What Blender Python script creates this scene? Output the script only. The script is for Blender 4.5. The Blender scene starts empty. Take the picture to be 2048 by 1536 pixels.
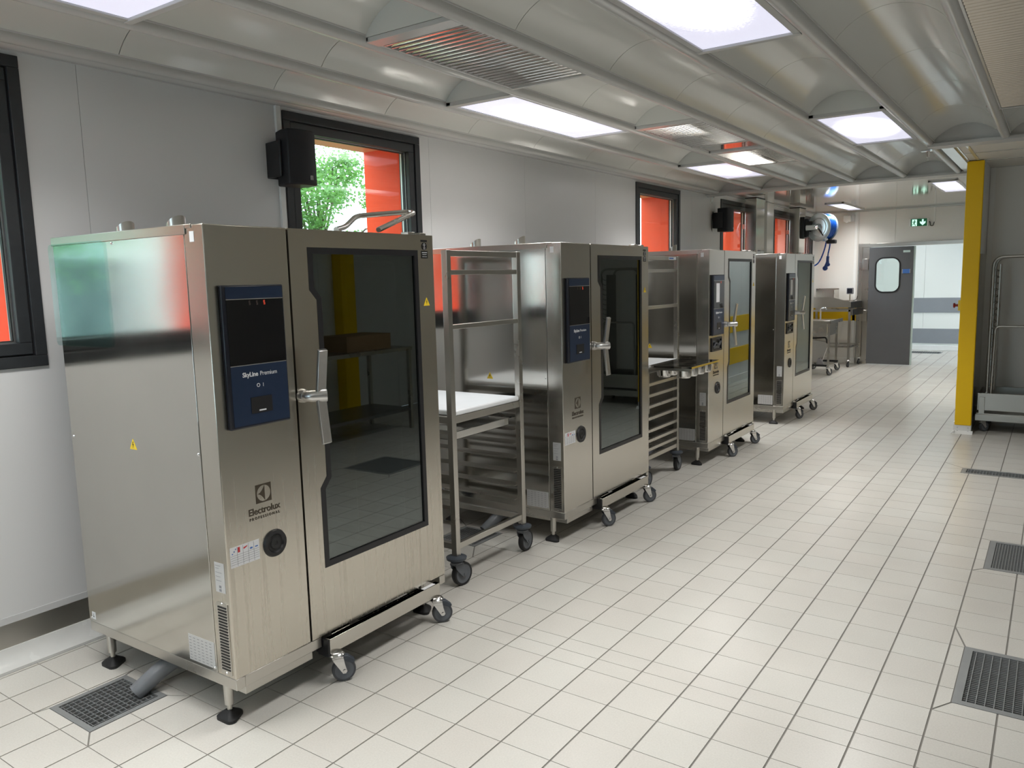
import bpy, bmesh, math, random
from mathutils import Vector, Matrix
random.seed(7)
PI = math.pi
scene = bpy.context.scene
col = scene.collection

# ------------------------------------------------------------------ camera
FPX, YAW, PIT, ROL = 1565.11, -0.609416, -0.130659, -0.025084
CAM = Vector((1.29733, -4.22401, 1.57360))
fw = Vector((math.sin(YAW)*math.cos(PIT), math.cos(YAW)*math.cos(PIT), math.sin(PIT)))
rt0 = Vector((math.cos(YAW), -math.sin(YAW), 0)); up0 = rt0.cross(fw)
rt = math.cos(ROL)*rt0 + math.sin(ROL)*up0; up = -math.sin(ROL)*rt0 + math.cos(ROL)*up0
cam_data = bpy.data.cameras.new('camera'); cam = bpy.data.objects.new('camera', cam_data); col.objects.link(cam)
cam_data.sensor_width = 36.0; cam_data.lens = 36.0*FPX/2048.0; cam_data.clip_start = 0.05; cam_data.clip_end = 200
m3 = Matrix((rt, up, -fw)).transposed()
cam.matrix_world = Matrix.Translation(CAM) @ m3.to_4x4()
scene.camera = cam

# ------------------------------------------------------------------ world, exposure
SKY = 4.6
LAMP = 14.5        # watts of each ceiling panel
world = bpy.data.worlds.new('sky'); scene.world = world; world.use_nodes = True
wb = world.node_tree.nodes['Background']; wb.inputs[0].default_value = (0.70, 0.87, 1.0, 1); wb.inputs[1].default_value = SKY
scene.view_settings.view_transform = 'Standard'; scene.view_settings.look = 'None'
scene.view_settings.exposure = 0.53; scene.view_settings.gamma = 1.0; scene.view_settings.use_curve_mapping = False

# ------------------------------------------------------------------ materials
MATS = {}
def mat(name, rgb, rough=0.5, metal=0.0, spec=0.5, coat=0.0, emit=None, estr=0.0, noise=None, bump=None, aniso=0.0, alpha=None):
    m = bpy.data.materials.new(name); m.use_nodes = True; nt = m.node_tree; b = nt.nodes['Principled BSDF']
    b.inputs['Base Color'].default_value = (*rgb, 1); b.inputs['Roughness'].default_value = rough
    b.inputs['Metallic'].default_value = metal; b.inputs['Specular IOR Level'].default_value = spec
    b.inputs['Coat Weight'].default_value = coat; b.inputs['Coat Roughness'].default_value = 0.08
    if emit: b.inputs['Emission Color'].default_value = (*emit, 1); b.inputs['Emission Strength'].default_value = estr
    tc = nt.nodes.new('ShaderNodeTexCoord')
    if noise:   # (scale xyz, amount, detail, rough amount)
        sc, amt, ramt = noise
        mp = nt.nodes.new('ShaderNodeMapping'); mp.inputs['Scale'].default_value = sc
        nz = nt.nodes.new('ShaderNodeTexNoise'); nz.inputs['Scale'].default_value = 1.0; nz.inputs['Detail'].default_value = 4
        nt.links.new(tc.outputs['Object'], mp.inputs[0]); nt.links.new(mp.outputs[0], nz.inputs[0])
        rp = nt.nodes.new('ShaderNodeMapRange'); rp.inputs[1].default_value = 0.3; rp.inputs[2].default_value = 0.7
        rp.inputs[3].default_value = 1-amt; rp.inputs[4].default_value = 1+amt
        nt.links.new(nz.outputs[0], rp.inputs[0])
        mx = nt.nodes.new('ShaderNodeVectorMath'); mx.operation = 'SCALE'; mx.inputs[0].default_value = rgb
        nt.links.new(rp.outputs[0], mx.inputs['Scale']); nt.links.new(mx.outputs[0], b.inputs['Base Color'])
        if ramt:
            r2 = nt.nodes.new('ShaderNodeMapRange'); r2.inputs[1].default_value = 0.3; r2.inputs[2].default_value = 0.7
            r2.inputs[3].default_value = max(0.02, rough-ramt); r2.inputs[4].default_value = rough+ramt
            nt.links.new(nz.outputs[0], r2.inputs[0]); nt.links.new(r2.outputs[0], b.inputs['Roughness'])
    if bump:
        sc, st = bump
        mp = nt.nodes.new('ShaderNodeMapping'); mp.inputs['Scale'].default_value = sc
        nz = nt.nodes.new('ShaderNodeTexNoise'); nz.inputs['Scale'].default_value = 1.0; nz.inputs['Detail'].default_value = 3
        nt.links.new(tc.outputs['Object'], mp.inputs[0]); nt.links.new(mp.outputs[0], nz.inputs[0])
        bp = nt.nodes.new('ShaderNodeBump'); bp.inputs['Strength'].default_value = st; bp.inputs['Distance'].default_value = 0.002
        nt.links.new(nz.outputs[0], bp.inputs['Height']); nt.links.new(bp.outputs[0], b.inputs['Normal'])
    if aniso:
        b.inputs['Anisotropic'].default_value = aniso
        ge = nt.nodes.new('ShaderNodeNewGeometry'); cr = nt.nodes.new('ShaderNodeVectorMath'); cr.operation = 'CROSS_PRODUCT'
        cr.inputs[1].default_value = (0, 0, 1); nt.links.new(ge.outputs['Normal'], cr.inputs[0]); nt.links.new(cr.outputs[0], b.inputs['Tangent'])
    MATS[name] = m
    return m

def glass_mat(name, tint, ior, rough=0.0):
    m = bpy.data.materials.new(name); m.use_nodes = True; nt = m.node_tree
    for n in list(nt.nodes):
        if n.type != 'OUTPUT_MATERIAL': nt.nodes.remove(n)
    out = [n for n in nt.nodes if n.type == 'OUTPUT_MATERIAL'][0]
    tr = nt.nodes.new('ShaderNodeBsdfTransparent'); tr.inputs[0].default_value = (*tint, 1)
    gl = nt.nodes.new('ShaderNodeBsdfGlossy'); gl.inputs['Roughness'].default_value = rough; gl.inputs[0].default_value = (0.92, 1.0, 0.99, 1)
    # thin-pane Fresnel (Schlick), the same for both faces of the sheet
    ge = nt.nodes.new('ShaderNodeNewGeometry'); dt = nt.nodes.new('ShaderNodeVectorMath'); dt.operation = 'DOT_PRODUCT'
    nt.links.new(ge.outputs['Incoming'], dt.inputs[0]); nt.links.new(ge.outputs['Normal'], dt.inputs[1])
    ab = nt.nodes.new('ShaderNodeMath'); ab.operation = 'ABSOLUTE'; nt.links.new(dt.outputs['Value'], ab.inputs[0])
    om = nt.nodes.new('ShaderNodeMath'); om.operation = 'SUBTRACT'; om.inputs[0].default_value = 1.0; nt.links.new(ab.outputs[0], om.inputs[1])
    pw = nt.nodes.new('ShaderNodeMath'); pw.operation = 'POWER'; pw.inputs[1].default_value = 5.0; nt.links.new(om.outputs[0], pw.inputs[0])
    f0 = ((ior-1)/(ior+1))**2
    ma = nt.nodes.new('ShaderNodeMath'); ma.operation = 'MULTIPLY_ADD'; ma.inputs[1].default_value = 1-f0; ma.inputs[2].default_value = f0; nt.links.new(pw.outputs[0], ma.inputs[0])
    mx = nt.nodes.new('ShaderNodeMixShader'); nt.links.new(ma.outputs[0], mx.inputs[0])
    nt.links.new(tr.outputs[0], mx.inputs[1]); nt.links.new(gl.outputs[0], mx.inputs[2]); nt.links.new(mx.outputs[0], out.inputs[0])
    MATS[name] = m

mat('steel', (0.60, 0.575, 0.53), 0.24, 1.0, noise=((3, 3, 1.2), 0.02, 0.015), aniso=0.55)
mat('steel_side', (0.58, 0.565, 0.525), 0.13, 1.0, noise=((3, 3, 3), 0.03, 0.03), aniso=0.6)
mat('steel_plain', (0.56, 0.54, 0.50), 0.28, 1.0, noise=((4, 4, 4), 0.012, 0.01))
mat('steel_rough', (0.46, 0.45, 0.42), 0.38, 1.0, noise=((5, 5, 5), 0.03, 0.02))
mat('steel_polished', (0.72, 0.71, 0.69), 0.07, 1.0, noise=((8, 8, 8), 0.03, 0.01))
mat('chrome', (0.75, 0.75, 0.75), 0.12, 1.0, noise=((40, 40, 40), 0.03, 0.02))
mat('cavity_steel', (0.26, 0.26, 0.26), 0.35, 1.0, noise=((6, 6, 6), 0.1, 0.05))
mat('aluminium', (0.62, 0.61, 0.60), 0.33, 1.0, noise=((60, 60, 60), 0.03, 0.02))
mat('wall_panel', (0.70, 0.70, 0.70), 0.33, noise=((0.7, 0.7, 0.7), 0.015, 0.03))
mat('wall_far', (0.74, 0.72, 0.68), 0.38, noise=((0.7, 0.7, 0.7), 0.015, 0.03))
mat('corridor_white', (0.82, 0.84, 0.80), 0.45, noise=((0.7, 0.7, 0.7), 0.01, 0.02))
mat('enamel', (0.60, 0.605, 0.575), 0.16, coat=0.25, noise=((0.8, 0.8, 0.8), 0.012, 0.02))
mat('enamel_rail', (0.50, 0.50, 0.49), 0.22, noise=((2, 2, 2), 0.015, 0.02))
mat('flat_ceiling', (0.66, 0.645, 0.61), 0.07, coat=0.6, noise=((0.8, 0.8, 0.8), 0.012, 0.01))
mat('grid_tile', (0.70, 0.67, 0.61), 0.6, noise=((30, 30, 30), 0.02, 0.0))
mat('anthracite', (0.030, 0.033, 0.036), 0.38, noise=((30, 30, 30), 0.08, 0.03))
mat('black_seal', (0.006, 0.006, 0.007), 0.5, noise=((30, 30, 30), 0.05, 0.0))
mat('orange', (0.88, 0.085, 0.020), 0.5, spec=0.2, coat=0.0, noise=((1, 1, 1), 0.02, 0.02))
mat('orange_soffit_lit', (0.85, 0.42, 0.31), 0.5, spec=0.2, coat=0.0, noise=((1, 1, 1), 0.02, 0.02))  # paler copy of orange, reflected sunlight put into the colour
mat('black_plastic', (0.010, 0.010, 0.012), 0.42, noise=((50, 50, 50), 0.05, 0.03))
mat('speaker_black', (0.006, 0.006, 0.009), 0.55, noise=((200, 200, 200), 0.1, 0.03))
mat('rubber_black', (0.014, 0.014, 0.015), 0.6, noise=((40, 40, 40), 0.1, 0.05))
mat('rubber_grey', (0.065, 0.068, 0.075), 0.6, noise=((40, 40, 40), 0.08, 0.05))
mat('caster_grey', (0.12, 0.13, 0.145), 0.45, noise=((30, 30, 30), 0.06, 0.04))
mat('caster_dark', (0.045, 0.055, 0.07), 0.45, noise=((30, 30, 30), 0.06, 0.04))
mat('pvc_grey', (0.17, 0.18, 0.195), 0.35, noise=((30, 30, 30), 0.06, 0.04))
mat('navy', (0.012, 0.026, 0.062), 0.3, noise=((40, 40, 40), 0.04, 0.02))
mat('navy_dark', (0.006, 0.008, 0.016), 0.35, noise=((40, 40, 40), 0.04, 0.02))
mat('screen', (0.003, 0.003, 0.004), 0.08, noise=((5, 5, 5), 0.1, 0.01))
mat('print_white', (0.75, 0.76, 0.78), 0.5, noise=((20, 20, 20), 0.02, 0.0))
mat('print_brown', (0.050, 0.037, 0.022), 0.45, noise=((20, 20, 20), 0.05, 0.0))
mat('print_black', (0.008, 0.008, 0.008), 0.4, noise=((20, 20, 20), 0.05, 0.0))
mat('print_red', (0.55, 0.02, 0.03), 0.4, noise=((20, 20, 20), 0.05, 0.0))
mat('print_blue', (0.06, 0.16, 0.45), 0.4, noise=((20, 20, 20), 0.05, 0.0))
mat('print_grey', (0.25, 0.25, 0.27), 0.4, noise=((20, 20, 20), 0.05, 0.0))
mat('label_plate', (0.62, 0.62, 0.62), 0.3, metal=0.4, noise=((20, 20, 20), 0.03, 0.02))
mat('warn_yellow', (0.85, 0.60, 0.03), 0.4, noise=((20, 20, 20), 0.03, 0.0))
mat('yellow_panel', (0.88, 0.55, 0.004), 0.4, spec=0.3, noise=((2, 2, 2), 0.02, 0.02))
mat('white_board', (0.80, 0.82, 0.84), 0.35, noise=((10, 10, 10), 0.02, 0.03))
mat('white_paint', (0.78, 0.78, 0.76), 0.4, noise=((10, 10, 10), 0.02, 0.03))
mat('cove_grey', (0.70, 0.70, 0.68), 0.25, noise=((6, 6, 6), 0.05, 0.05))
mat('trim_grey', (0.60, 0.60, 0.60), 0.3, noise=((6, 6, 6), 0.02, 0.02))
mat('grout', (0.20, 0.19, 0.17), 0.8, noise=((4, 4, 4), 0.12, 0.0))
mat('door_grey', (0.105, 0.108, 0.115), 0.45, noise=((5, 5, 5), 0.03, 0.03))
mat('bumper_grey', (0.25, 0.265, 0.285), 0.45, noise=((5, 5, 5), 0.03, 0.03))
mat('filter_grey', (0.42, 0.39, 0.34), 0.25, 1.0, noise=((8, 8, 8), 0.03, 0.01))
mat('galvanised', (0.30, 0.31, 0.31), 0.42, metal=0.35, noise=((20, 20, 20), 0.05, 0.03))
mat('pit_dark', (0.04, 0.042, 0.04), 0.5, noise=((20, 20, 20), 0.3, 0.1))
mat('hose_blue', (0.004, 0.085, 0.45), 0.28, noise=((30, 30, 30), 0.05, 0.03))
mat('gun_blue', (0.02, 0.07, 0.28), 0.35, noise=((30, 30, 30), 0.05, 0.03))
mat('reel_white', (0.66, 0.74, 0.77), 0.22, metal=0.35, noise=((10, 10, 10), 0.03, 0.02))
mat('cable_black', (0.01, 0.01, 0.01), 0.5, noise=((30, 30, 30), 0.05, 0.0))
mat('sign_green', (0.004, 0.085, 0.03), 0.35, emit=(0.0, 0.20, 0.08), estr=0.12, noise=((30, 30, 30), 0.03, 0.0))
mat('sign_light', (0.7, 0.9, 0.8), 0.35, emit=(0.55, 1.0, 0.8), estr=0.7, noise=((30, 30, 30), 0.03, 0.0))
mat('estop_red', (0.25, 0.01, 0.01), 0.35, noise=((30, 30, 30), 0.03, 0.0))
mat('led_red', (0.4, 0.02, 0.01), 0.35, emit=(0.9, 0.10, 0.05), estr=0.5, noise=((30, 30, 30), 0.03, 0.0))
mat('led_dim', (0.12, 0.09, 0.08), 0.35, noise=((30, 30, 30), 0.03, 0.0))
mat('render_pale', (0.66, 0.65, 0.62), 0.8, noise=((1, 1, 1), 0.05, 0.0))
mat('bark', (0.09, 0.06, 0.04), 0.8, noise=((8, 8, 3), 0.3, 0.0))
mat('ground_grass', (0.07, 0.13, 0.035), 0.9, noise=((2, 2, 2), 0.3, 0.0))
mat('film_edge', (0.55, 0.68, 0.66), 0.2, noise=((10, 10, 10), 0.05, 0.05))
mat('cardboard', (0.32, 0.2, 0.1), 0.7, noise=((10, 10, 10), 0.05, 0.0))
glass_mat('window_glass', (0.93, 0.96, 0.95), 1.45)
glass_mat('oven_glass', (0.34, 0.39, 0.375), 2.2)
glass_mat('oven_glass_inner', (0.60, 0.63, 0.61), 1.35)
glass_mat('plastic_film', (0.88, 0.965, 0.96), 1.35, 0.06)

def leaf_mat(name, rgb):
    m = mat(name, rgb, 0.5, noise=((1.5, 1.5, 1.5), 0.35, 0.0)); nt = m.node_tree; b = nt.nodes['Principled BSDF']
    out = [n for n in nt.nodes if n.type == 'OUTPUT_MATERIAL'][0]
    tl = nt.nodes.new('ShaderNodeBsdfTranslucent'); tl.inputs[0].default_value = (rgb[0]*1.3, rgb[1]*1.3, rgb[2], 1)
    mx = nt.nodes.new('ShaderNodeMixShader'); mx.inputs[0].default_value = 0.5
    nt.links.new(b.outputs[0], mx.inputs[1]); nt.links.new(tl.outputs[0], mx.inputs[2]); nt.links.new(mx.outputs[0], out.inputs[0])
leaf_mat('leaf', (0.14, 0.27, 0.075))

# floor tile: per-tile tint keyed on the tile grid, fine speckle
def tile_material():
    m = mat('tile', (0.60, 0.565, 0.50), 0.27); nt = m.node_tree; b = nt.nodes['Principled BSDF']
    ge = nt.nodes.new('ShaderNodeNewGeometry')
    sn = nt.nodes.new('ShaderNodeVectorMath'); sn.operation = 'MULTIPLY'; sn.inputs[1].default_value = (5, 5, 0)
    fl = nt.nodes.new('ShaderNodeVectorMath'); fl.operation = 'FLOOR'
    wn = nt.nodes.new('ShaderNodeTexWhiteNoise'); wn.noise_dimensions = '2D'
    nt.links.new(ge.outputs['Position'], sn.inputs[0]); nt.links.new(sn.outputs[0], fl.inputs[0]); nt.links.new(fl.outputs[0], wn.inputs['Vector'])
    cr = nt.nodes.new('ShaderNodeValToRGB'); e = cr.color_ramp.elements
    e[0].color = (0.59, 0.57, 0.525, 1); e[1].color = (0.615, 0.60, 0.555, 1)
    mid = e.new(0.5); mid.color = (0.605, 0.58, 0.535, 1)
    nt.links.new(wn.outputs['Value'], cr.inputs[0])
    nz = nt.nodes.new('ShaderNodeTexNoise'); nz.inputs['Scale'].default_value = 160; nz.inputs['Detail'].default_value = 2
    nt.links.new(ge.outputs['Position'], nz.inputs['Vector'])
    nz2 = nt.nodes.new('ShaderNodeTexNoise'); nz2.inputs['Scale'].default_value = 2.2; nz2.inputs['Detail'].default_value = 3
    nt.links.new(ge.outputs['Position'], nz2.inputs['Vector'])
    ad = nt.nodes.new('ShaderNodeMath'); ad.operation = 'ADD'; nt.links.new(nz.outputs[0], ad.inputs[0]); nt.links.new(nz2.outputs[0], ad.inputs[1])
    mr = nt.nodes.new('ShaderNodeMapRange'); mr.inputs[1].default_value = 0.6; mr.inputs[2].default_value = 1.4; mr.inputs[3].default_value = 0.92; mr.inputs[4].default_value = 1.08
    nt.links.new(ad.outputs[0], mr.inputs[0])
    vm = nt.nodes.new('ShaderNodeVectorMath'); vm.operation = 'SCALE'; nt.links.new(cr.outputs[0], vm.inputs[0]); nt.links.new(mr.outputs[0], vm.inputs['Scale'])
    nt.links.new(vm.outputs[0], b.inputs['Base Color'])
    bp = nt.nodes.new('ShaderNodeBump'); bp.inputs['Strength'].default_value = 0.12; bp.inputs['Distance'].default_value = 0.001
    nt.links.new(nz.outputs[0], bp.inputs['Height']); nt.links.new(bp.outputs[0], b.inputs['Normal'])
tile_material()

# streaked front of the nearest oven: dried drips as wear of the steel
def streak_material():
    m = mat('steel_streaked', (0.60, 0.56, 0.49), 0.27, 1.0, aniso=0.5); nt = m.node_tree; b = nt.nodes['Principled BSDF']
    tc = nt.nodes.new('ShaderNodeTexCoord'); mp = nt.nodes.new('ShaderNodeMapping'); mp.inputs['Scale'].default_value = (75, 75, 1.3)
    nz = nt.nodes.new('ShaderNodeTexNoise'); nz.inputs['Scale'].default_value = 1.0; nz.inputs['Detail'].default_value = 5; nz.inputs['Distortion'].default_value = 0.4
    nt.links.new(tc.outputs['Object'], mp.inputs[0]); nt.links.new(mp.outputs[0], nz.inputs[0])
    sp = nt.nodes.new('ShaderNodeSeparateXYZ'); nt.links.new(tc.outputs['Object'], sp.inputs[0])
    zr = nt.nodes.new('ShaderNodeMapRange'); zr.inputs[1].default_value = 1.0; zr.inputs[2].default_value = 0.55; zr.inputs[3].default_value = 0.15; zr.inputs[4].default_value = 1.0
    nt.links.new(sp.outputs['Z'], zr.inputs[0])
    r1 = nt.nodes.new('ShaderNodeMapRange'); r1.inputs[1].default_value = 0.54; r1.inputs[2].default_value = 0.72
    nt.links.new(nz.outputs[0], r1.inputs[0])
    ml = nt.nodes.new('ShaderNodeMath'); ml.operation = 'MULTIPLY'; nt.links.new(r1.outputs[0], ml.inputs[0]); nt.links.new(zr.outputs[0], ml.inputs[1])
    mx = nt.nodes.new('ShaderNodeMix'); mx.data_type = 'RGBA'; mx.inputs[6].default_value = (0.60, 0.565, 0.50, 1); mx.inputs[7].default_value = (0.56, 0.525, 0.46, 1)
    nt.links.new(ml.outputs[0], mx.inputs[0]); nt.links.new(mx.outputs[2], b.inputs['Base Color'])
    r2 = nt.nodes.new('ShaderNodeMapRange'); r2.inputs[3].default_value = 0.25; r2.inputs[4].default_value = 0.34
    nt.links.new(ml.outputs[0], r2.inputs[0]); nt.links.new(r2.outputs[0], b.inputs['Roughness'])
streak_material()

# ceiling diffusers: prismatic sheet in front of LEDs, brighter over the LED board
def diffuser(name, strength):
    m = mat(name, (0.7, 0.7, 0.75), 0.3, emit=(0.86, 0.87, 1.0), estr=strength); nt = m.node_tree; b = nt.nodes['Principled BSDF']
    tc = nt.nodes.new('ShaderNodeTexCoord'); mp = nt.nodes.new('ShaderNodeMapping'); mp.inputs['Scale'].default_value = (3.6, 1.5, 1)
    nt.links.new(tc.outputs['Object'], mp.inputs[0])
    ln = nt.nodes.new('ShaderNodeVectorMath'); ln.operation = 'LENGTH'; nt.links.new(mp.outputs[0], ln.inputs[0])
    nz = nt.nodes.new('ShaderNodeTexNoise'); nz.inputs['Scale'].default_value = 90; nt.links.new(tc.outputs['Object'], nz.inputs['Vector'])
    ad = nt.nodes.new('ShaderNodeMath'); ad.operation = 'MULTIPLY_ADD'; ad.inputs[1].default_value = 0.35; nt.links.new(nz.outputs[0], ad.inputs[0]); nt.links.new(ln.outputs['Value'], ad.inputs[2])
    mr = nt.nodes.new('ShaderNodeMapRange'); mr.interpolation_type = 'SMOOTHSTEP'
    cm = nt.nodes.new('ShaderNodeMix'); cm.data_type = 'RGBA'; cm.inputs[6].default_value = (1.0, 0.975, 0.94, 1); cm.inputs[7].default_value = (0.80, 0.80, 1.0, 1)
    cf = nt.nodes.new('ShaderNodeMapRange'); cf.inputs[1].default_value = 0.55; cf.inputs[2].default_value = 0.85
    nt.links.new(ad.outputs[0], cf.inputs[0]); nt.links.new(cf.outputs[0], cm.inputs[0]); nt.links.new(cm.outputs[2], b.inputs['Emission Color'])
    mr.inputs[1].default_value = 0.45; mr.inputs[2].default_value = 0.95; mr.inputs[3].default_value = strength; mr.inputs[4].default_value = 0.50
    nt.links.new(ad.outputs[0], mr.inputs[0]); nt.links.new(mr.outputs[0], b.inputs['Emission Strength'])
diffuser('diffuser', 3.2)
diffuser('diffuser_far', 3.2)

# ------------------------------------------------------------------ mesh helpers
class MB:
    def __init__(s): s.v = []; s.f = []
    def add(s, vs, fs):
        n = len(s.v); s.v += [tuple(map(float, p)) for p in vs]; s.f += [tuple(i+n for i in f) for f in fs]; return s
    def box(s, x0, x1, y0, y1, z0, z1):
        return s.add([(x0,y0,z0),(x1,y0,z0),(x1,y1,z0),(x0,y1,z0),(x0,y0,z1),(x1,y0,z1),(x1,y1,z1),(x0,y1,z1)],
                     [(0,3,2,1),(4,5,6,7),(0,1,5,4),(1,2,6,5),(2,3,7,6),(3,0,4,7)])
    def prism(s, poly, ax, a, b):
        def P(p, t):
            return (t, p[0], p[1]) if ax == 'x' else (p[0], t, p[1]) if ax == 'y' else (p[0], p[1], t)
        n = len(poly); vs = [P(p, a) for p in poly]+[P(p, b) for p in poly]
        fs = [tuple(range(n))[::-1], tuple(range(n, 2*n))]+[(i, (i+1) % n, n+(i+1) % n, n+i) for i in range(n)]
        return s.add(vs, fs)
    def tube(s, pts, r, n=10, closed=False, cap=True):
        pts = [Vector(p) for p in pts]; m = len(pts); rs = r if isinstance(r, (list, tuple)) else [r]*m
        vs = []; prev = None
        for i, p in enumerate(pts):
            if closed: t = pts[(i+1) % m]-pts[i-1]
            else: t = (pts[min(i+1, m-1)]-pts[max(i-1, 0)])
            t.normalize()
            if prev is None:
                a = Vector((0, 0, 1)) if abs(t.z) < 0.9 else Vector((1, 0, 0)); u = t.cross(a).normalized()
            else:
                u = (prev-t*prev.dot(t)).normalized()
            prev = u; w = t.cross(u)
            for k in range(n):
                q = 2*PI*k/n; vs.append(p+rs[i]*(math.cos(q)*u+math.sin(q)*w))
        fs = []
        for i in range(m if closed else m-1):
            j = (i+1) % m
            for k in range(n): fs.append((i*n+k, i*n+(k+1) % n, j*n+(k+1) % n, j*n+k))
        if cap and not closed: fs += [tuple(range(n))[::-1], tuple(range((m-1)*n, m*n))]
        return s.add(vs, fs)
    def cyl(s, p0, p1, r0, r1=None, n=16, cap=True):
        return s.tube([p0, p1], [r0, r0 if r1 is None else r1], n, cap=cap)
    def lathe(s, prof, origin=(0,0,0), axis=(0,0,1), n=24):
        ax = Vector(axis).normalized(); a = Vector((0,0,1)) if abs(ax.z) < 0.9 else Vector((1,0,0)); u = ax.cross(a).normalized(); w = ax.cross(u); o = Vector(origin)
        vs = []
        for r, h in prof:
            for k in range(n):
                q = 2*PI*k/n; vs.append(o+ax*h+r*(math.cos(q)*u+math.sin(q)*w))
        fs = []
        for i in range(len(prof)-1):
            for k in range(n): fs.append((i*n+k, i*n+(k+1) % n, (i+1)*n+(k+1) % n, (i+1)*n+k))
        if prof[0][0] > 1e-5: fs.append(tuple(range(n))[::-1])
        if prof[-1][0] > 1e-5: fs.append(tuple(range((len(prof)-1)*n, len(prof)*n)))
        return s.add(vs, fs)
    def mesh(s, name, smooth=True):
        me = bpy.data.meshes.new(name); me.from_pydata(s.v, [], s.f); me.validate()
        bm = bmesh.new(); bm.from_mesh(me)
        bmesh.ops.recalc_face_normals(bm, faces=bm.faces); bm.to_mesh(me); bm.free()
        if smooth:
            me.polygons.foreach_set('use_smooth', [True]*len(me.polygons)); me.set_sharp_from_angle(angle=math.radians(35))
        return me

def obj(name, me, m, parent=None, loc=(0,0,0), rot=(0,0,0), bevel=0, kind=None, label=None):
    if isinstance(me, MB): me = me.mesh(name)
    if m and (len(me.materials) == 0): me.materials.append(MATS[m])
    o = bpy.data.objects.new(name, me); col.objects.link(o)
    o.location = loc; o.rotation_euler = rot
    if parent: o.parent = parent
    if bevel:
        b = o.modifiers.new('bevel', 'BEVEL'); b.width = bevel; b.segments = 2; b.limit_method = 'ANGLE'; b.angle_limit = math.radians(40)
    if kind: o['kind'] = kind
    if label: o['label'] = label
    return o
def thing(name, label, cat, loc=(0,0,0), rotz=0, group=None):
    o = bpy.data.objects.new(name, None); col.objects.link(o); o.empty_display_size = 0.1
    o.location = loc; o.rotation_euler = (0, 0, rotz); o['label'] = label; o['category'] = cat
    if group: o['group'] = group
    return o
def tag(o, label, cat, group=None):
    o['label'] = label; o['category'] = cat
    if group: o['group'] = group
    return o
def struct(name, loc=(0,0,0)):
    o = bpy.data.objects.new(name, None); col.objects.link(o); o.location = loc; o['kind'] = 'structure'; return o
def copy_tree(o, parent=None, skip=()):
    c = o.copy(); col.objects.link(c); c.parent = parent
    for ch in list(o.children):
        if ch.name.split('.')[0] in skip: continue
        copy_tree(ch, c, skip)
    return c
def text_mesh(txt, size, space=1.0, bold=0.0):
    cu = bpy.data.curves.new('txt', 'FONT'); cu.body = txt; cu.size = size; cu.align_x = 'CENTER'; cu.align_y = 'CENTER'
    cu.extrude = 0.0003; cu.space_character = space; cu.offset = bold; cu.resolution_u = 3
    t = bpy.data.objects.new('txt', cu); col.objects.link(t)
    dg = bpy.context.evaluated_depsgraph_get(); me = bpy.data.meshes.new_from_object(t.evaluated_get(dg))
    bpy.data.objects.remove(t); bpy.data.curves.remove(cu); me.materials.clear()
    return me
ROT_FRONT = (PI/2, 0, PI/2)     # lettering on a face that looks towards +x
ROT_SIDE = (PI/2, 0, 0)         # lettering on a face that looks towards -y
def arc(cx, cz, r, a0, a1, n): return [(cx+r*math.cos(a0+(a1-a0)*i/n), cz+r*math.sin(a0+(a1-a0)*i/n)) for i in range(n+1)]
def bend(pts, rad, n=6):
    """polyline with rounded corners"""
    pts = [Vector(p) for p in pts]; out = [pts[0]]
    for i in range(1, len(pts)-1):
        a = (pts[i-1]-pts[i]); b = (pts[i+1]-pts[i]); r = min(rad, a.length*0.45, b.length*0.45)
        p = pts[i]+a.normalized()*r; q = pts[i]+b.normalized()*r
        for k in range(n+1):
            t = k/n; out.append((1-t)**2*p+2*t*(1-t)*pts[i]+t*t*q)
    out.append(pts[-1]); return out

# ------------------------------------------------------------------ dimensions of the room
WX = -2.29          # left wall face
FARY = 10.36        # far wall face
RX = 3.40           # right wall face (out of view)
BY = -8.0           # wall behind the camera
ZR = 2.545          # underside of the ceiling rails
PX0, PX1 = 0.54, 0.67   # partition
RBY = 5.15          # wall behind the tall trolley

# ------------------------------------------------------------------ floor, tiles and drains
#   drains: x0, x1, y0, y1
DR = {'a': (-1.785, -1.485, -2.95, -2.65), 'b': (-1.79, -1.50, -0.652, -0.362), 'c': (1.055, 1.575, -1.11, -0.59),
      'd': (1.05, 1.57, 0.457, 0.98), 'e': (0.745, 1.265, 2.668, 2.85), 'f': (-1.35, -0.486, 12.57, 13.02)}
FX0, FX1, FY0, FY1 = WX+0.07, RX, -4.6, 13.3
floor = struct('floor')
xs = sorted({WX-0.1, FX1} | {v for d in DR.values() for v in d[:2]}); ys = sorted({BY, FY1} | {v for d in DR.values() for v in d[2:]})
fb = MB()
for i in range(len(xs)-1):
    for j in range(len(ys)-1):
        cx, cy = (xs[i]+xs[i+1])/2, (ys[j]+ys[j+1])/2
        if any(d[0] < cx < d[1] and d[2] < cy < d[3] for d in DR.values()): continue
        fb.box(xs[i], xs[i+1], ys[j], ys[j+1], -0.06, -0.0022)
obj('screed', fb, 'grout', floor)

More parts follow.
